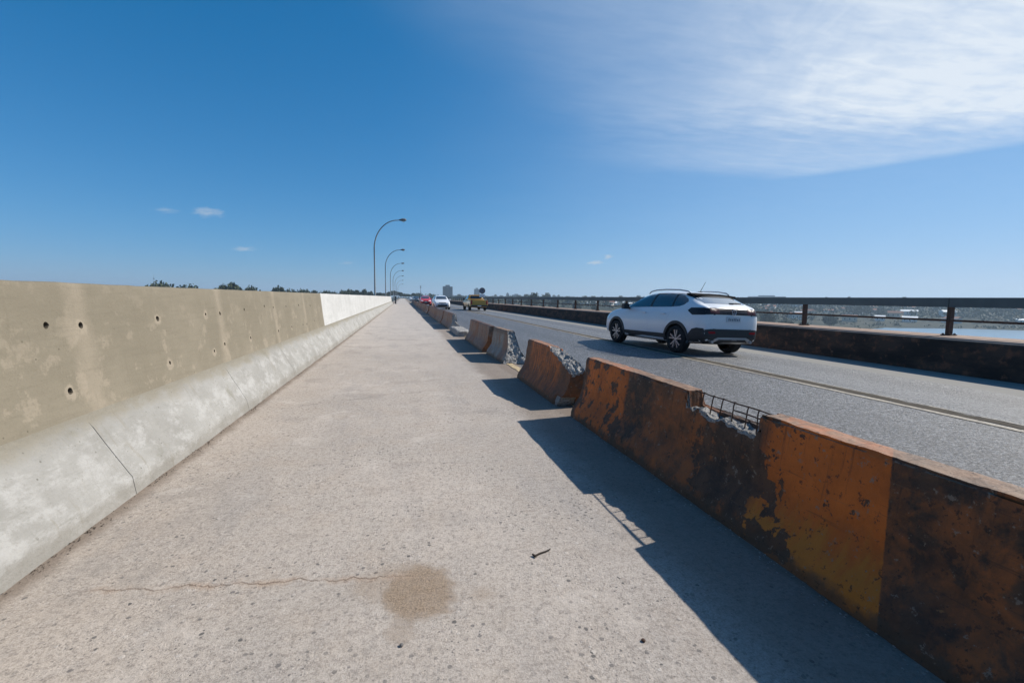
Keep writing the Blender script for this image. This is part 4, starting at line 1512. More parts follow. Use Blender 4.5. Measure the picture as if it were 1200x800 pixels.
    b.box(.07, .16, yw_ - .03, yw_ + .03, 1.185, 1.215)
    b.build('rear_wiper', m_black, root)
    # front
    patch(bv, [(-.52, 1.10), (-.48, 1.35), (.48, 1.35), (.52, 1.10)], 'y', 'windscreen', m_glass, root, 0.004, 0.08)
    patch(bv, [(-.45, .40), (-.5, .58), (.5, .58), (.45, .40)], 'y', 'grille', m_black, root, 0.006, 0.08)
    b = MB(); b.tube([(0, -1.02, 1.47), (0, -1.18, 1.71)], [.007, .004], 6)
    b.box(-.03, .03, -1.07, -.97, 1.45, 1.485)
    b.build('antenna', m_black, root)
    return root


# ---- small hatchback seen from the front
def make_hatch(m, name):
    root = empty(name)
    st = [(1.98, .34, .58, .52, .60, .55, .66, .45), (1.93, .26, .73, .60, .70, .68, .77, .58), (1.70, .22, .83, .72, .84, .77, .90, .66), (1.28, .21, .86, .80, .93, .79, 1.0, .68),
          (1.0, .21, .86, .84, .97, .79, 1.06, .68), (.66, .21, .86, .87, .99, .79, 1.24, .64), (.22, .21, .86, .88, 1.0, .79, 1.43, .60), (-.3, .21, .86, .89, 1.01, .79, 1.50, .59),
          (-.9, .21, .86, .90, 1.03, .79, 1.49, .58), (-1.35, .22, .86, .91, 1.05, .78, 1.44, .57), (-1.66, .25, .85, .91, 1.05, .76, 1.30, .56), (-1.84, .28, .83, .88, 1.02, .73, 1.10, .58), (-1.92, .34, .77, .8, .92, .66, .96, .52)]
    wb = 1.25
    ws_ = [(.75, wb), (-.75, wb), (.75, -wb), (-.75, -wb)]
    body, bv = make_body(st, m, root, ws_, 0.355)
    for (x, y) in ws_: wheel(root, x, y, 0.315, 0.20, False)
    for sx in (1, -1):
        ax = 'x' if sx > 0 else '-x'
        patch(bv, [(.84, 1.02), (.5, 1.22), (.15, 1.40), (-.22, 1.44), (-.2, 1.04)], ax, 'window', m_glass, root, .004, .1)
        patch(bv, [(-.26, 1.04), (-.28, 1.44), (-.9, 1.42), (-1.25, 1.34), (-1.38, 1.10)], ax, 'window', m_glass, root, .004, .1)
        patch(bv, [(.36 * sx, .71), (.40 * sx, .77), (.70 * sx, .83), (.75 * sx, .74), (.62 * sx, .68)], 'y', 'headlight', m_clear, root, .01, .08)
        mirror_part(root, sx, .72, 1.04, .83, m)
        patch(bv, [(.50 * sx, .36), (.5 * sx, .44), (.66 * sx, .45), (.66 * sx, .37)], 'y', 'fog_light', m_black, root, .008, .08)
        patch(bv, [(.45 * sx, .75), (.45 * sx, .98), (.66 * sx, .98), (.70 * sx, .75)], '-y', 'tail_light', m_redlens, root, .008, .08)
    patch(bv, [(-.58, 1.08), (-.50, 1.40), (.50, 1.40), (.58, 1.08)], 'y', 'windscreen', m_glass, root, .004, .08)
    patch(bv, [(-.55, 1.08), (-.48, 1.38), (.48, 1.38), (.55, 1.08)], '-y', 'rear_window', m_glass, root, .004, .08)
    patch(bv, [(-.36, .68), (-.40, .745), (.40, .745), (.36, .68)], 'y', 'grille', m_black, root, .010, .08)
    patch(bv, [(-.44, .32), (-.50, .40), (-.46, .53), (.46, .53), (.50, .40), (.44, .32)], 'y', 'lower_grille', m_black, root, .010, .08)
    h_, n_, _, _ = bv.ray_cast(Vector((0, 4, .58)), Vector((0, -1, 0)))
    yf = h_.y
    xbox(root, 'number_plate', m_plate, -.2, .2, yf - .004, yf + .02, .54, .645)
    b = MB()
    pts = [(.05 * math.cos(2 * math.pi * k / 14), yf + .01, .715 + .05 * math.sin(2 * math.pi * k / 14)) for k in range(15)]
    b.tube(pts, .008, 5)
    b.build('emblem', m_silver, root)
    xbox(root, 'plastic_sill', m_black, -.80, .80, -.85, .85, .17, .235)
    return root


# ---- yellow pickup seen from behind
def make_pickup():
    root = empty('pickup_truck')
    st = [(2.30, .40, .62, .62, .70, .6, .76, .5), (2.22, .32, .78, .68, .82, .72, .88, .62), (1.9, .30, .86, .80, .93, .79, .98, .68), (1.4, .30, .88, .86, .99, .80, 1.05, .68),
          (1.1, .30, .88, .90, 1.03, .80, 1.12, .68), (.75, .30, .88, .92, 1.05, .80, 1.35, .66), (.35, .30, .88, .93, 1.06, .80, 1.53, .63), (-.1, .30, .88, .94, 1.07, .80, 1.57, .62),
          (-.42, .30, .88, .94, 1.07, .80, 1.54, .62), (-.56, .30, .88, .94, 1.06, .81, 1.42, .68), (-.62, .30, .88, .94, 1.03, .84, 1.06, .80), (-.9, .30, .88, .94, 1.03, .85, 1.04, .82),
          (-1.6, .30, .88, .94, 1.03, .85, 1.04, .82), (-2.2, .32, .88, .94, 1.03, .85, 1.04, .82), (-2.30, .40, .86, .94, 1.03, .84, 1.04, .80), (-2.32, .44, .84, .92, 1.01, .82, 1.02, .76)]
    wb = 1.42
    ws_ = [(.76, wb), (-.76, wb), (.76, -wb), (-.76, -wb)]
    body, bv = make_body(st, m_yellow, root, ws_, 0.37, cuts=[(-.70, .70, -2.19, -.74, .60, 2.2)])
    for (x, y) in ws_: wheel(root, x, y, 0.335, 0.21, False, True)
    for sx in (1, -1):
        ax = 'x' if sx > 0 else '-x'
        patch(bv, [(.90, 1.09), (.55, 1.28), (.22, 1.46), (-.02, 1.49), (.0, 1.10)], ax, 'window', m_glass, root, .004, .1)
        patch(bv, [(-.05, 1.10), (-.06, 1.49), (-.40, 1.46), (-.46, 1.11)], ax, 'window', m_glass, root, .004, .1)
        patch(bv, [(sx * .68, .62), (sx * .68, .98), (sx * .83, .98), (sx * .83, .62)], '-y', 'tail_light', m_redlens, root, .012, .1)
        mirror_part(root, sx, .80, 1.10, .85, m_black)
        patch(bv, [(1.03, .30), (1.03, .40), (-1.0, .40), (-1.0, .30)], ax, 'sill_cladding', m_black, root, .008, .15)
    patch(bv, [(-.55, 1.13), (-.52, 1.46), (.52, 1.46), (.55, 1.13)], '-y', 'rear_window', m_glass, root, .006, .1)
    patch(bv, [(-.62, .60), (-.64, .99), (.64, .99), (.62, .60)], '-y', 'tailgate', m_yellow, root, .016, .1)
    xbox(root, 'rear_bumper', m_black, -.84, .84, -2.44, -2.28, .40, .54, .02)
    xbox(root, 'number_plate', m_plate, -.18, .18, -2.455, -2.442, .42, .52)
    # ladder rack behind the cab
    b = MB()
    for sx in (-.68, .68):
        b.tube([(sx, -.70, 1.03), (sx, -.70, 1.52)], .022, 6)
    b.tube([(-.68, -.70, 1.52), (.68, -.70, 1.52)], .022, 6)
    b.tube([(-.68, -.70, 1.30), (.68, -.70, 1.30)], .018, 6)
    b.build('headboard_bar', m_black, root)
    return root


car = make_crossover()
HEAD = 5.8
car.location = (6.98, 10.91, 0.026)
car.rotation_euler = (0, R(2.0), R(HEAD))
tag(car, 'white crossover car seen from behind with silver roof rails and black lower trim', 'car', 'vehicles on the bridge road')

hatch = make_hatch(m_white, 'hatchback_car')
hatch.location = (4.0, 50.0, 0.02)
hatch.rotation_euler = (0, 0, R(181))
tag(hatch, 'white hatchback car coming towards the camera in the left lane', 'car', 'vehicles on the bridge road')
redc = make_hatch(m_red, 'hatchback_car')
redc.location = (3.45, 73.0, 0.01)
redc.rotation_euler = (0, 0, R(180))
tag(redc, 'bright red car following behind the white hatchback', 'car', 'vehicles on the bridge road')
w3 = copy_tree(hatch)
w3.location = (3.1, 154, -0.012)
tag(w3, 'far white car approaching beyond the red one, near the end of the walkway', 'car', 'vehicles on the bridge road')
d3 = make_hatch(m_dark_car, 'hatchback_car')
d3.location = (3.4, 123, -0.012)
d3.rotation_euler = (0, 0, R(180))
tag(d3, 'small dark car approaching behind the red one', 'car', 'vehicles on the bridge road')
pk = make_pickup()
pk.location = (7.05, 45.8, 0.05)
pk.rotation_euler = (0, 0, R(2.5))
tag(pk, 'yellow pickup truck driving away with a round sign standing in its bed', 'pickup truck', 'vehicles on the bridge road')
# the round sign carried in the bed
m_signface, t = mat('sign_face')
ox_, oy_, oz_ = t.xyz(t.obj())
rr_ = t.m('SQRT', t.add(t.mul(ox_, ox_), t.mul(oz_, oz_)))
c = t.mix(t.step(rr_, 0.21, 0.22), (0.11, 0.12, 0.145), (0.16, 0.14, 0.16))
c = t.mix(t.band(rr_, 0.11, 0.15, 0.012), c, (0.22, 0.21, 0.24))
t.out(c, 0.6)
sg = empty('round_sign', (7.53, 44.0, 0.655))
tag(sg, 'round dark traffic sign on a white stand riding in the yellow pickup bed', 'sign')
b = MB()
seg = 28
vs = [(0.30 * math.cos(2 * math.pi * k / seg), -0.015, 0.30 * math.sin(2 * math.pi * k / seg)) for k in range(seg)] + [(0.30 * math.cos(2 * math.pi * k / seg), 0.015, 0.30 * math.sin(2 * math.pi * k / seg)) for k in range(seg)]
fs = [tuple(range(seg)), tuple(reversed(range(seg, 2 * seg)))] + [(k, (k + 1) % seg, seg + (k + 1) % seg, seg + k) for k in range(seg)]
b.add(vs, fs)
dsk = b.build('sign_disc', m_signface, sg)
dsk.location = (0, 0, 1.33)
b = MB()
b.box(-.025, .025, .02, .06, 0.0, 1.2)
b.build('post', m_silver, sg)
xbox(sg, 'stand', m_white, -.26, .26, -.02, .10, .72, 1.0)
xbox(sg, 'base_plate', m_silver, -.32, .32, -.3, .3, 0.0, .04)

# ------------------------------------------------------------------ post at the end of the wall
b = MB()
b.box(-.13, .13, -.13, .13, 0, 1.35)
b.box(-.16, .16, -.16, .16, 1.35, 1.42)
o_ = b.build('end_post', simple('dark_post_paint', (0.05, 0.045, 0.045), .7))
o_.location = (-1.3, WALL_END + 3.0, 0)
tag(o_, 'dark square post standing at the far end of the white wall', 'post')

# ------------------------------------------------------------------ little things on the walkway
b = MB()
b.tube([(-.075, -.03, .007), (-.02, -.005, .010), (.03, .012, .008), (.075, .03, .012)], [.0085, .007, .0065, .006], 7)
b.tube([(-.075, -.03, .007), (-.088, -.012, .012), (-.07, -.052, .010)], [.010, .008, .006], 6)
o_ = b.build('twig', simple('dark_twig', (0.05, 0.04, 0.032), .9, .2, var=.4, scale=50))
o_.location = (.68, 2.115, .002)
o_.scale = (.62, .62, .62)
tag(o_, 'short dark twig lying on the bare walkway right of the brown stain', 'twig')


def pebble(x, y, r, m, label, cat='pebble'):
    bm = bmesh.new()
    bmesh.ops.create_icosphere(bm, subdivisions=2, radius=r)
    for v_ in bm.verts:
        v_.co *= 1 + .28 * nz(v_.co.x + x, v_.co.y, v_.co.z, 1.0 / r * .8)
        v_.co.z *= .65
    me = bpy.data.meshes.new('pebble'); bm.to_mesh(me); bm.free()
    o_ = link('pebble', me, m)
    o_.location = (x, y, r * .45)
    tag(o_, label, cat, 'loose pebbles on the walkway')
m_peb = simple('brown_pebble', (0.07, 0.035, 0.02), .8)
m_peb2 = simple('grey_pebble', (0.16, 0.15, 0.14), .85)
pebble(.88, 1.46, .0085, m_peb, 'small dark brown pebble near the shadow edge in the foreground')
pebble(-.02, 1.64, .008, m_peb2, 'small dark grey pebble just below the brown stain')
# crumbs of soil and mortar along the wall foot: uncountable
b = MB()
for k in range(1800):
    y = 1.2 + 20 * random.random() ** 1.8
    cl_ = nz(y, 0, 0, 2.0, 2)
    if cl_ < -0.05 and random.random() < .75: continue
    x = -1.708 + abs(random.gauss(0, .024))
    r = random.uniform(.0015, .0055) * (1 + .8 * max(0, cl_))
    a = random.random() * 6
    vs = [(x + r * math.cos(a + q_ * 2.1) * random.uniform(.7, 1.3), y + r * 1.5 * math.sin(a + q_ * 2.1), .001) for q_ in range(3)] + [(x, y, r * .9)]
    b.add(vs, [(0, 1, 3), (1, 2, 3), (2, 0, 3), (0, 2, 1)])
tag(b.build('soil_crumbs', simple('soil_crumbs_dark', (0.075, 0.062, 0.05), .95, .1, var=.4, scale=30)), kind='stuff')
b = MB()
for k in range(700):
    y = .4 + 16 * random.random() ** 1.5
    x = 1.80 - abs(random.gauss(0, .045))
    r = random.uniform(.0015, .007)
    a = random.random() * 6
    vs = [(x + r * math.cos(a + q_ * 2.1), y + r * 1.4 * math.sin(a + q_ * 2.1), .001) for q_ in range(3)] + [(x, y, r * .9)]
    b.add(vs, [(0, 1, 3), (1, 2, 3), (2, 0, 3), (0, 2, 1)])
tag(b.build('barrier_crumbs', m_broken), kind='stuff')

# ------------------------------------------------------------------ trees
def leaf_mat(name, a, b_):
    m, t = mat(name)
    P = t.obj()
    n_ = t.noise(P, 0.35, 4)
    f_ = t.noise(P, 2.5, 2)
    c = t.mix(t.step(n_, .35, .65), a, b_)
    c = t.mix(t.mul(f_, .4), c, tuple(x * .55 for x in a))
    c = t.mix(t.mul(t.rnd(), .35), c, (0.075, 0.075, 0.03))
    t.out(c, .75, None, .25)
    return m
m_leaf = leaf_mat('leaves_dark', (0.028, 0.042, 0.018), (0.055, 0.075, 0.028))
m_leaf2 = leaf_mat('leaves_olive', (0.030, 0.042, 0.020), (0.058, 0.068, 0.030))
m_bark = simple('bark', (0.09, 0.065, 0.045), .95, .1)


def crown_mesh(seed, H, Wd, nclump, leaf, per):
    rg = random.Random(seed)
    b = MB()
    for c_ in range(nclump):
        while True:
            p = Vector((rg.uniform(-1, 1), rg.uniform(-1, 1), rg.uniform(-1, 1)))
            if p.length < 1: break
        p = p.normalized() * (p.length ** .45)
        cc = Vector((p.x * Wd * .42, p.y * Wd * .42, H * .60 + p.z * H * .30))
        cc.z += H * .08 * rg.uniform(-1, 1)
        cr = Wd * rg.uniform(.14, .25)
        for l_ in range(per):
            d = Vector((rg.gauss(0, 1), rg.gauss(0, 1), rg.gauss(0, .8))).normalized() * cr * rg.uniform(.5, 1.05)
            q_ = cc + d
            a = Vector((rg.gauss(0, 1), rg.gauss(0, 1), rg.gauss(0, 1))).normalized()
            e = a.cross(Vector((rg.gauss(0, 1), rg.gauss(0, 1), rg.gauss(0, 1)))).normalized()
            s1, s2 = leaf * rg.uniform(.6, 1.3), leaf * rg.uniform(.4, .9)
            b.add([q_ - a * s1, q_ + e * s2, q_ + a * s1, q_ - e * s2], [(0, 1, 2, 3)])
    return b.mesh('crown', fix=False)


def trunk_mesh(seed, H, Wd):
    rg = random.Random(seed)
    b = MB()
    b.tube([(0, 0, -1.0), (rg.uniform(-.1, .1), 0, H * .25), (rg.uniform(-.2, .2), rg.uniform(-.2, .2), H * .5), (0, 0, H * .72)], [H * .032, H * .025, H * .018, H * .008], 7)
    for k in range(5):
        a = k * 1.3 + rg.random()
        z0 = H * rg.uniform(.28, .5)
        b.tube([(0, 0, z0), (math.cos(a) * Wd * .18, math.sin(a) * Wd * .18, z0 + H * .12), (math.cos(a) * Wd * .32, math.sin(a) * Wd * .32, z0 + H * .2)], [H * .013, H * .009, H * .004], 5)
    return b.mesh('trunk', True)


def dome_mesh(seed, H, Wd):
    rg = random.Random(seed)
    b = MB()
    for c_ in range(62):
        a_ = rg.uniform(0, 6.283)
        e_ = math.asin(rg.uniform(-.45, 1))
        r_ = rg.uniform(.62, .95)
        cc = Vector((math.cos(a_) * math.cos(e_) * Wd * .42 * r_, math.sin(a_) * math.cos(e_) * Wd * .42 * r_, H * .62 + math.sin(e_) * H * .27 * r_))
        cr = Wd * rg.uniform(.10, .17)
        for l_ in range(56):
            d = Vector((rg.gauss(0, 1), rg.gauss(0, 1), rg.gauss(0, .7))).normalized() * cr * rg.uniform(.3, 1.0)
            q_ = cc + d
            a = Vector((rg.gauss(0, 1), rg.gauss(0, 1), rg.gauss(0, 1))).normalized()
            e = a.cross(Vector((rg.gauss(0, 1), rg.gauss(0, 1), rg.gauss(0, 1)))).normalized()
            s1, s2 = .55 * rg.uniform(.6, 1.3), .55 * rg.uniform(.4, .9)
            b.add([q_ - a * s1, q_ + e * s2, q_ + a * s1, q_ - e * s2], [(0, 1, 2, 3)])
    me = b.mesh('crown', fix=False)
    zs = sorted(v_.co.z for v_ in me.vertices)
    me['top'] = zs[int(len(zs) * .995)]
    return me


TREES = []
for s, (H, Wd, nc) in enumerate([(12, 11, 34), (14, 9, 34), (10, 12, 30), (16, 10, 38), (9, 7, 24)]):
    cm = crown_mesh(s + 20, H, Wd, int(nc * 1.8), .52, 46)
    tm = trunk_mesh(s + 40, H, Wd)
    tm.materials.append(m_bark)
    cm.materials.append(m_leaf if s % 2 == 0 else m_leaf2)
    TREES.append((cm, tm))


DOMES = []
for s, (H, Wd) in enumerate([(12, 12), (12, 10), (10, 13), (13, 10), (11, 9)]):
    cm = dome_mesh(s + 60, H, Wd)
    cm.materials.append(m_leaf)
    DOMES.append((cm, TREES[s][1]))


def tree(x, y, k, sc, label, group, z=None, sz=None, kinds=None):
    root = empty('broadleaf_tree', (x, y, land(x, y) if z is None else z), random.random() * 6.28)
    root.scale = (sc, sc, sc if sz is None else sz)
    tag(root, label, 'tree', group)
    for nm_, me_ in (('crown', (kinds or TREES)[k][0]), ('trunk', (kinds or TREES)[k][1])):
        c = bpy.data.objects.new(nm_, me_)
        col.objects.link(c)
        c.parent = root
    return root


def at(az, dist):
    return dist * math.sin(R(az)), dist * math.cos(R(az))


YAWD = 13.50
def az_px(px):
    return YAWD + math.degrees(math.atan((px - 600) / 533))


# crowns that show over the left wall; top given as height in photograph rows -> real height at a real distance
GL = 'trees on the shore beyond the left wall'
def wall_tree(px, py, dist, k, sc_w, label):
    az = az_px(px)
    x, y = at(az, dist)
    hor = 348 + (px - 472) * .0105
    depth = dist * math.cos(R(az - YAWD))
    ztop = EYE + (hor - py - 1.2) / 533 * depth * 1.0
    z0 = land(x, y)
    s_ = (ztop - z0) / DOMES[k][0]['top']
    return tree(x, y, k, sc_w * s_ * .62, label, GL, z0, s_, DOMES)
wall_tree(190, 331.5, 330, 2, 1.0, 'leftmost low flat tree crown just clearing the beige wall top')
wall_tree(222, 334.5, 345, 2, .9, 'second faint low crown from the left above the beige wall')
wall_tree(268, 332.0, 320, 0, .85, 'dark round tree crown above the beige wall, most distinct on the left')
wall_tree(275, 333.0, 324, 4, .9, 'smaller crown touching the right side of the dark round one')
wall_tree(296, 336.0, 340, 2, .7, 'small low dark crown right of the distinct round one')
wall_tree(328, 336.2, 330, 4, 1.0, 'small pointed tree crown halfway along the beige wall top')
wall_tree(342, 339.0, 340, 2, .6, 'small low crown right of the small pointed one')
for i_, (px, py, k) in enumerate(((352, 339, 0), (361, 340, 2), (370, 340, 1), (379, 340.5, 0), (386, 341, 2), (394, 341.5, 0))):
    wall_tree(px, py, 350 + 6 * i_, k, .75, ('leftmost', 'second', 'third', 'fourth', 'fifth', 'rightmost')[i_] + ' low crown of the six in a row just left of the taller clump')
for i_, (px, py, k, s_) in enumerate(((404, 340, 0, .8), (411, 339, 2, .8), (419, 339.5, 1, .9), (427, 338.5, 3, .8), (434, 340.5, 0, .8))):
    wall_tree(px, py, 360 + 8 * i_, k, s_, ('leftmost', 'second', 'middle', 'fourth', 'rightmost')[i_] + ' tree of the taller dark clump left of the nearest street lamp')
for i_, (px, py, k) in enumerate(((444, 342, 0), (451, 342.5, 2), (457, 341, 1), (462, 340, 3), (467, 341, 0), (473, 343, 2), (479, 343.5, 0), (485, 342.5, 1))):
    wall_tree(px, py, 420 + 12 * i_, k, 1.9, ('first', 'second', 'third', 'fourth', 'fifth', 'sixth', 'seventh', 'eighth')[i_] + ' far tree rightward from the nearest lamp pole, over the white wall end')

# scattered trees on the far right shore and along the skyline
GR = 'trees on the far right shore and hillside'
rg = random.Random(5)
cnt = 0
def bay(px):
    """which opening of the railing a far thing shows in, counted from the right of the picture"""
    ang = R(az_px(px))
    yr = 11.18 / math.tan(ang)
    n_ = int(math.floor((yr - 7.16) / 3.57)) + 1
    f_ = ((yr - 7.16) / 3.57) % 1
    w_ = ['first', 'second', 'third', 'fourth', 'fifth', 'sixth', 'seventh', 'eighth', 'ninth', 'tenth', 'eleventh', 'twelfth']
    name = w_[n_] if 0 <= n_ < 12 else 'farthest'
    part = ('right', 'middle', 'left')[min(2, int(f_ * 3))]
    return '%s of the %s railing bay from right' % (part, name)


def shore_label(px, dist):
    near = 'by the water' if dist < 620 else ('among houses' if dist < 950 else 'high uphill')
    return 'tree %s, %s' % (near, bay(px))
while cnt < 130:
    px = rg.uniform(535, 1200)
    dist = rg.uniform(430, 1500)
    x, y = at(az_px(px) + rg.uniform(-.3, .3), dist)
    if y - shore(x) < 12: continue
    if abs(x - 5) < 22: continue
    tree(x, y, rg.randrange(5), rg.uniform(.65, 1.15), 'hazy ' + shore_label(px, dist), GR)
    cnt += 1
# skyline row beyond the bridge end
for i_ in range(46):
    px = 486 + i_ * 4.6 + rg.uniform(-2, 2)
    dist = rg.uniform(620, 900)
    x, y = at(az_px(px), dist)
    z0 = land(x, y)
    depth = dist * math.cos(R(az_px(px) - YAWD))
    ztop = EYE + (rg.uniform(-0.6, 2.4) + (348 + (px - 472) * .0105) - 348) / 533 * depth
    k = rg.randrange(5)
    tree(x, y, k, rg.uniform(1.1, 1.6), '%s skyline tree %s' % (('low', 'tall', 'wide', 'tall', 'small')[k], 'left of the dark twin tower' if px < 518 else ('between the tower and the yellow pickup' if px < 545 else ('behind the pickup' if px < 580 else 'right of the pickup above the railing'))), 'trees of the skyline row beyond the bridge', z0, max(.5, (ztop - z0) / ((12, 14, 10, 16, 9)[k] * 1.08)))

# building plots first, the woods keep clear of them
SITES = []
for a_px, d_ in ((724, 900), (938, 1050), (1030, 690), (1065, 700), (1158, 1120), (1185, 1000)):
    SITES.append(at(az_px(a_px), d_))
# woods that read as one mass
b = MB()
for k in range(7500):
    px = rg.uniform(500, 1230)
    dist = 560 + 2000 * rg.random() ** .9
    x, y = at(az_px(px), dist)
    d = y - shore(x)
    if d < 70 or abs(x - 5) < 25: continue
    if any((x - a) ** 2 + (y - c_) ** 2 < 22 ** 2 for a, c_ in SITES): continue
    if nz(x, y, 3, 1 / 220.0) < -.30: continue
    z = land(x, y)
    for l_ in range(9):
        q_ = Vector((x + rg.gauss(0, 3.2), y + rg.gauss(0, 3.2), z + rg.uniform(1.0, 8.5)))
        a = Vector((rg.gauss(0, 1), rg.gauss(0, 1), rg.gauss(0, 1))).normalized()
        e = a.cross(Vector((rg.gauss(0, 1), rg.gauss(0, 1), rg.gauss(0, 1)))).normalized()
        s1 = rg.uniform(1.2, 2.6)
        b.add([q_ - a * s1, q_ + e * s1 * .8, q_ + a * s1, q_ - e * s1 * .8], [(0, 1, 2, 3)])
tag(b.build('far_woods', m_leaf2, fix=False), kind='stuff')
# undergrowth along the shore
b = MB()
for k in range(1500):
    px = rg.uniform(640, 1230)
    a_ = az_px(px)
    x, y = at(a_, rg.uniform(350, 800))
    d = y - shore(x)
    if d < 2 or d > 200 or abs(x - 5) < 25: continue
    if d > 14 and nz(x, y, 9, 1 / 90.) < .05: continue
    z = land(x, y)
    for l_ in range(7):
        q_ = Vector((x + rg.gauss(0, 1.8), y + rg.gauss(0, 1.8), z + rg.uniform(.2, 2.2)))
        a = Vector((rg.gauss(0, 1), rg.gauss(0, 1), rg.gauss(0, 1))).normalized()
        e = a.cross(Vector((rg.gauss(0, 1), rg.gauss(0, 1), rg.gauss(0, 1)))).normalized()
        s1 = rg.uniform(.6, 1.3)
        b.add([q_ - a * s1, q_ + e * s1 * .8, q_ + a * s1, q_ - e * s1 * .8], [(0, 1, 2, 3)])
tag(b.build('shore_shrubs', m_leaf, fix=False), kind='stuff')

# ------------------------------------------------------------------ far buildings
m_plaster = simple('pale_plaster', (0.62, 0.60, 0.56), .85, .2)
m_plaster2 = simple('ochre_plaster', (0.45, 0.36, 0.27), .85, .2)
m_tile = simple('clay_tile', (0.28, 0.12, 0.07), .85, .2)
m_sheet = simple('white_sheet_roof', (0.78, 0.78, 0.76), .6, .3)
m_window = simple('far_window_glass', (0.04, 0.05, 0.06), .2, .6)


def house(x, y, w, d, h, rz, wm, rm, label, group, flat=False, cat='house'):
    root = empty('house' if cat == 'house' else 'warehouse', (x, y, land(x, y)), rz)
    tag(root, label, cat, group)
    b = MB(); b.box(-w / 2, w / 2, -d / 2, d / 2, -2.5, h)
    b.build('wall', wm, root)
    b = MB()
    o_ = .6
    rh = .25 if flat else h * .45
    if flat:
        b.box(-w / 2 - o_, w / 2 + o_, -d / 2 - o_, d / 2 + o_, h, h + .8)
    else:
        b.add([(-w / 2 - o_, -d / 2 - o_, h), (w / 2 + o_, -d / 2 - o_, h), (w / 2 + o_, d / 2 + o_, h), (-w / 2 - o_, d / 2 + o_, h), (-w / 2 - o_, 0, h + rh), (w / 2 + o_, 0, h + rh)],
              [(0, 1, 5, 4), (2, 3, 4, 5), (0, 4, 3), (1, 2, 5), (0, 3, 2, 1)])
    b.build('roof', rm, root)
    nwin = max(2, int(w / 4))
    b_ = MB()
    for k in range(nwin):
        cx = -w / 2 + w * (k + .5) / nwin
        b_.box(cx - .6, cx + .6, -d / 2 - .04, -d / 2 + .05, h * .35, h * .75)
    tag(b_.build('window_row', m_window, root), kind='stuff')


GH = 'houses on the far right shore'
hs = []
tries = 0
while len(hs) < 95 and tries < 9000:
    tries += 1
    px = rg.uniform(600, 1200)
    dist = rg.uniform(620, 1600)
    x, y = at(az_px(px), dist)
    if not 15 < y - shore(x) < 900 or abs(x - 5) < 30: continue
    if any((x - a) ** 2 + (y - c_) ** 2 < 24 ** 2 for a, c_ in hs): continue
    hs.append((x, y))
    wm = rg.choice((m_plaster, m_plaster, m_plaster2, m_plaster))
    rm = rg.choice((m_tile, m_tile, m_sheet, m_sheet, m_tile))
    colr = 'white roofed' if rm is m_sheet else 'red tiled'
    house(x, y, rg.uniform(9, 17), rg.uniform(8, 12), rg.uniform(3.2, 5.5), rg.uniform(-.6, .6) - R(az_px(px)), wm, rm,
          '%s house %s' % (colr, shore_label(px, dist).split('tree ')[1]), GH)
# long pale sheds that catch the light
GW = 'long white sheds on the far right shore'
for px, dist, w, lab in ((724, 900, 42, 'long white roofed shed showing under the rail just left of the white crossover'), (938, 1050, 30, 'white roofed shed showing under the rail left of the second nearest post'), (1030, 690, 9, 'low white shed behind the middle rail between the two nearest posts'),
                         (1065, 700, 13, 'long white shed at the waterside between the two nearest posts'), (1158, 1120, 60, 'long white roofed hall high under the rail right of the nearest post'), (1185, 1000, 44, 'white hall at the right edge of the picture under the rail')):
    az = az_px(px)
    x, y = at(az, dist)
    house(x, y, w, 11, 4.5, -R(az), m_plaster, m_sheet, lab, GW, False, 'shed')


def tower(px, dist, w, d, h, label, m, cat='apartment tower', floors=16, notch=True):
    az = az_px(px)
    x, y = at(az, dist)
    z0 = land(x, y)
    root = empty('apartment_tower' if floors > 6 else 'office_block', (x, y, z0), -R(az))
    tag(root, label, cat, 'tall buildings on the skyline')
    b = MB()
    if notch:
        b.box(-w / 2, -w * .10, -d / 2, d / 2, -4, h)
        b.box(w * .10, w / 2, -d / 2, d / 2, -4, h * .985)
        b.box(-w * .10, w * .10, -d / 2 + 2, d / 2 - 1, -4, h * .97)
    else:
        b.box(-w / 2, w / 2, -d / 2, d / 2, -4, h)
    b.build('wall', m, root)
    b = MB()
    for f_ in range(floors):
        z = h * (f_ + .35) / floors
        for s_ in ((-1, 1) if notch else (0,)):
            x0, x1 = ((s_ * w * .30) - w * .17, (s_ * w * .30) + w * .17) if notch else (-w * .46, w * .46)
            b.box(x0, x1, -d / 2 - .08, -d / 2 + .05, z, z + h / floors * .42)
    tag(b.build('window_row', m_window, root), kind='stuff')
    b = MB()
    b.box(-w * .22, w * .22, -d * .2, d * .2, h * .985, h + 3.0)
    b.build('roof_tank_house', m, root)
m_tow = simple('tower_concrete', (0.07, 0.085, 0.105), .8, .3)
m_tow2 = simple('tower_pale', (0.20, 0.215, 0.235), .8, .3)
def htop(px, py, dist):
    az = az_px(px)
    x, y = at(az, dist)
    depth = dist * math.cos(R(az - YAWD))
    return EYE + ((348 + (px - 472) * .0105) - py) / 533 * depth - land(x, y)
tower(524.5, 1000, 21, 18, htop(524.5, 334.2, 1000) - 3, 'dark twin slab apartment tower standing right of the white hatchback', m_tow)
tower(558.5, 1300, 16, 16, htop(558.5, 337.6, 1300) - 3, 'pale tower partly hidden behind the round sign on the pickup', m_tow2)
tower(594.3, 1500, 9, 12, htop(594.3, 343, 1500) - 3, 'small narrow tower left of the wide block on the skyline', m_tow2, 'tower', 12, False)
tower(604.5, 1400, 27, 16, htop(604.5, 344.5, 1400) - 3, 'wide pale block on the skyline right of the pickup', m_tow2, 'block', 6, False)
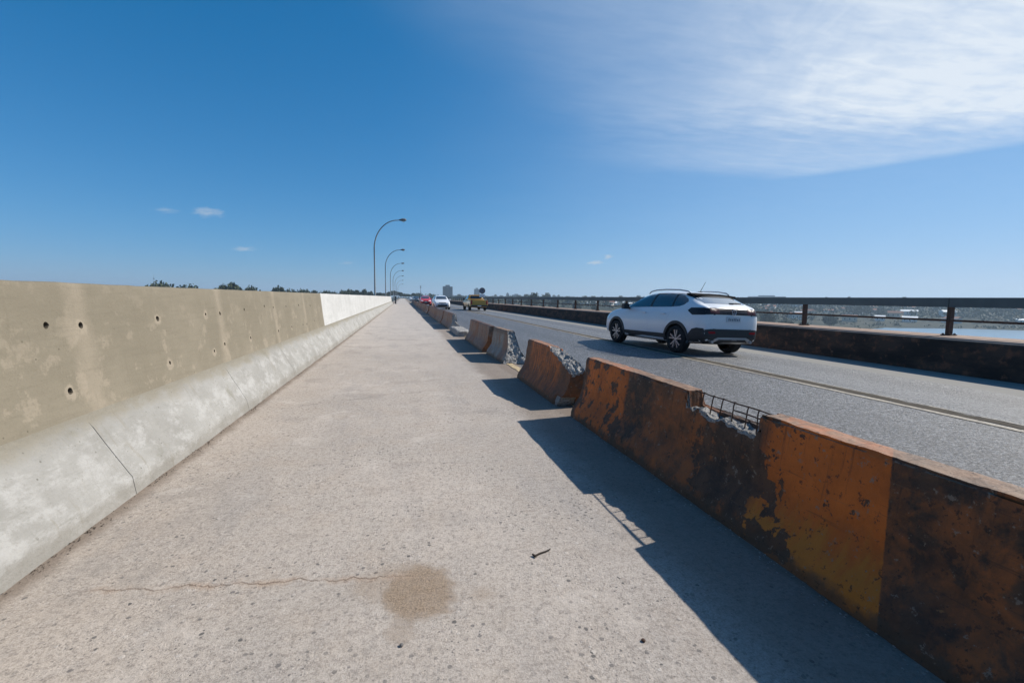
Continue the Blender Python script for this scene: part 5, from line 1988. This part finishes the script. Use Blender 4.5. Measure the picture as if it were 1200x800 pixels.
tower(896, 1500, 95, 22, htop(896, 346.2, 1500) - 3, 'wide flat pale building on the ridge just right of the white crossover', m_tow2, 'block', 5, False)

# thin masts
def mast(px, py, dist, label, r=.35):
    az = az_px(px)
    x, y = at(az, dist)
    z0 = land(x, y)
    h = htop(px, py, dist)
    b = MB()
    b.tube([(0, 0, 0), (0, 0, h * .6), (0, 0, h)], [r, r * .7, r * .3], 6)
    for k in range(3):
        b.box(-r * 2, r * 2, -r, r, h * (.8 + .06 * k), h * (.8 + .06 * k) + .5)
    o_ = b.build('radio_mast', m_galv)
    o_.location = (x, y, z0)
    tag(o_, label, 'mast', 'thin masts on the skyline')
mast(493, 334.5, 520, 'thin mast on the skyline above the red car')
mast(183, 322.5, 330, 'very thin mast above the beige wall at the leftmost low crown', .12)

# alike far things: say which one by its order from the left
ORD = ['first', 'second', 'third', 'fourth', 'fifth', 'sixth', 'seventh', 'eighth', 'ninth', 'tenth', 'eleventh', 'twelfth', 'thirteenth', 'fourteenth', 'fifteenth', 'sixteenth', 'seventeenth', 'eighteenth', 'nineteenth', 'twentieth']
same = {}
for o_ in list(col.objects):
    if o_.parent is None and o_.get('group') and o_.get('label'):
        same.setdefault(o_['label'], []).append(o_)
for lab, obs in same.items():
    if len(obs) > 1:
        obs.sort(key=lambda o_: math.atan2(o_.location.x, o_.location.y))
        for n_, o_ in enumerate(obs):
            o_['label'] = '%s, %s from left' % (lab, ORD[min(n_, 19)])

# ------------------------------------------------------------------ haze
hz_m = bpy.data.materials.new('haze_air')
hz_m.use_nodes = True
nt = hz_m.node_tree
nt.nodes.clear()
pv = nt.nodes.new('ShaderNodeVolumePrincipled')
pv.inputs['Color'].default_value = (0.62, 0.82, 1.0, 1)
pv.inputs['Density'].default_value = 0.00030
pv.inputs['Anisotropy'].default_value = 0.2
oo = nt.nodes.new('ShaderNodeOutputMaterial')
nt.links.new(pv.outputs[0], oo.inputs['Volume'])
b = MB()
b.box(-3400, 5400, -2800, 5400, -34, 90)
hzo = b.build('haze', hz_m)
tag(hzo, kind='stuff')
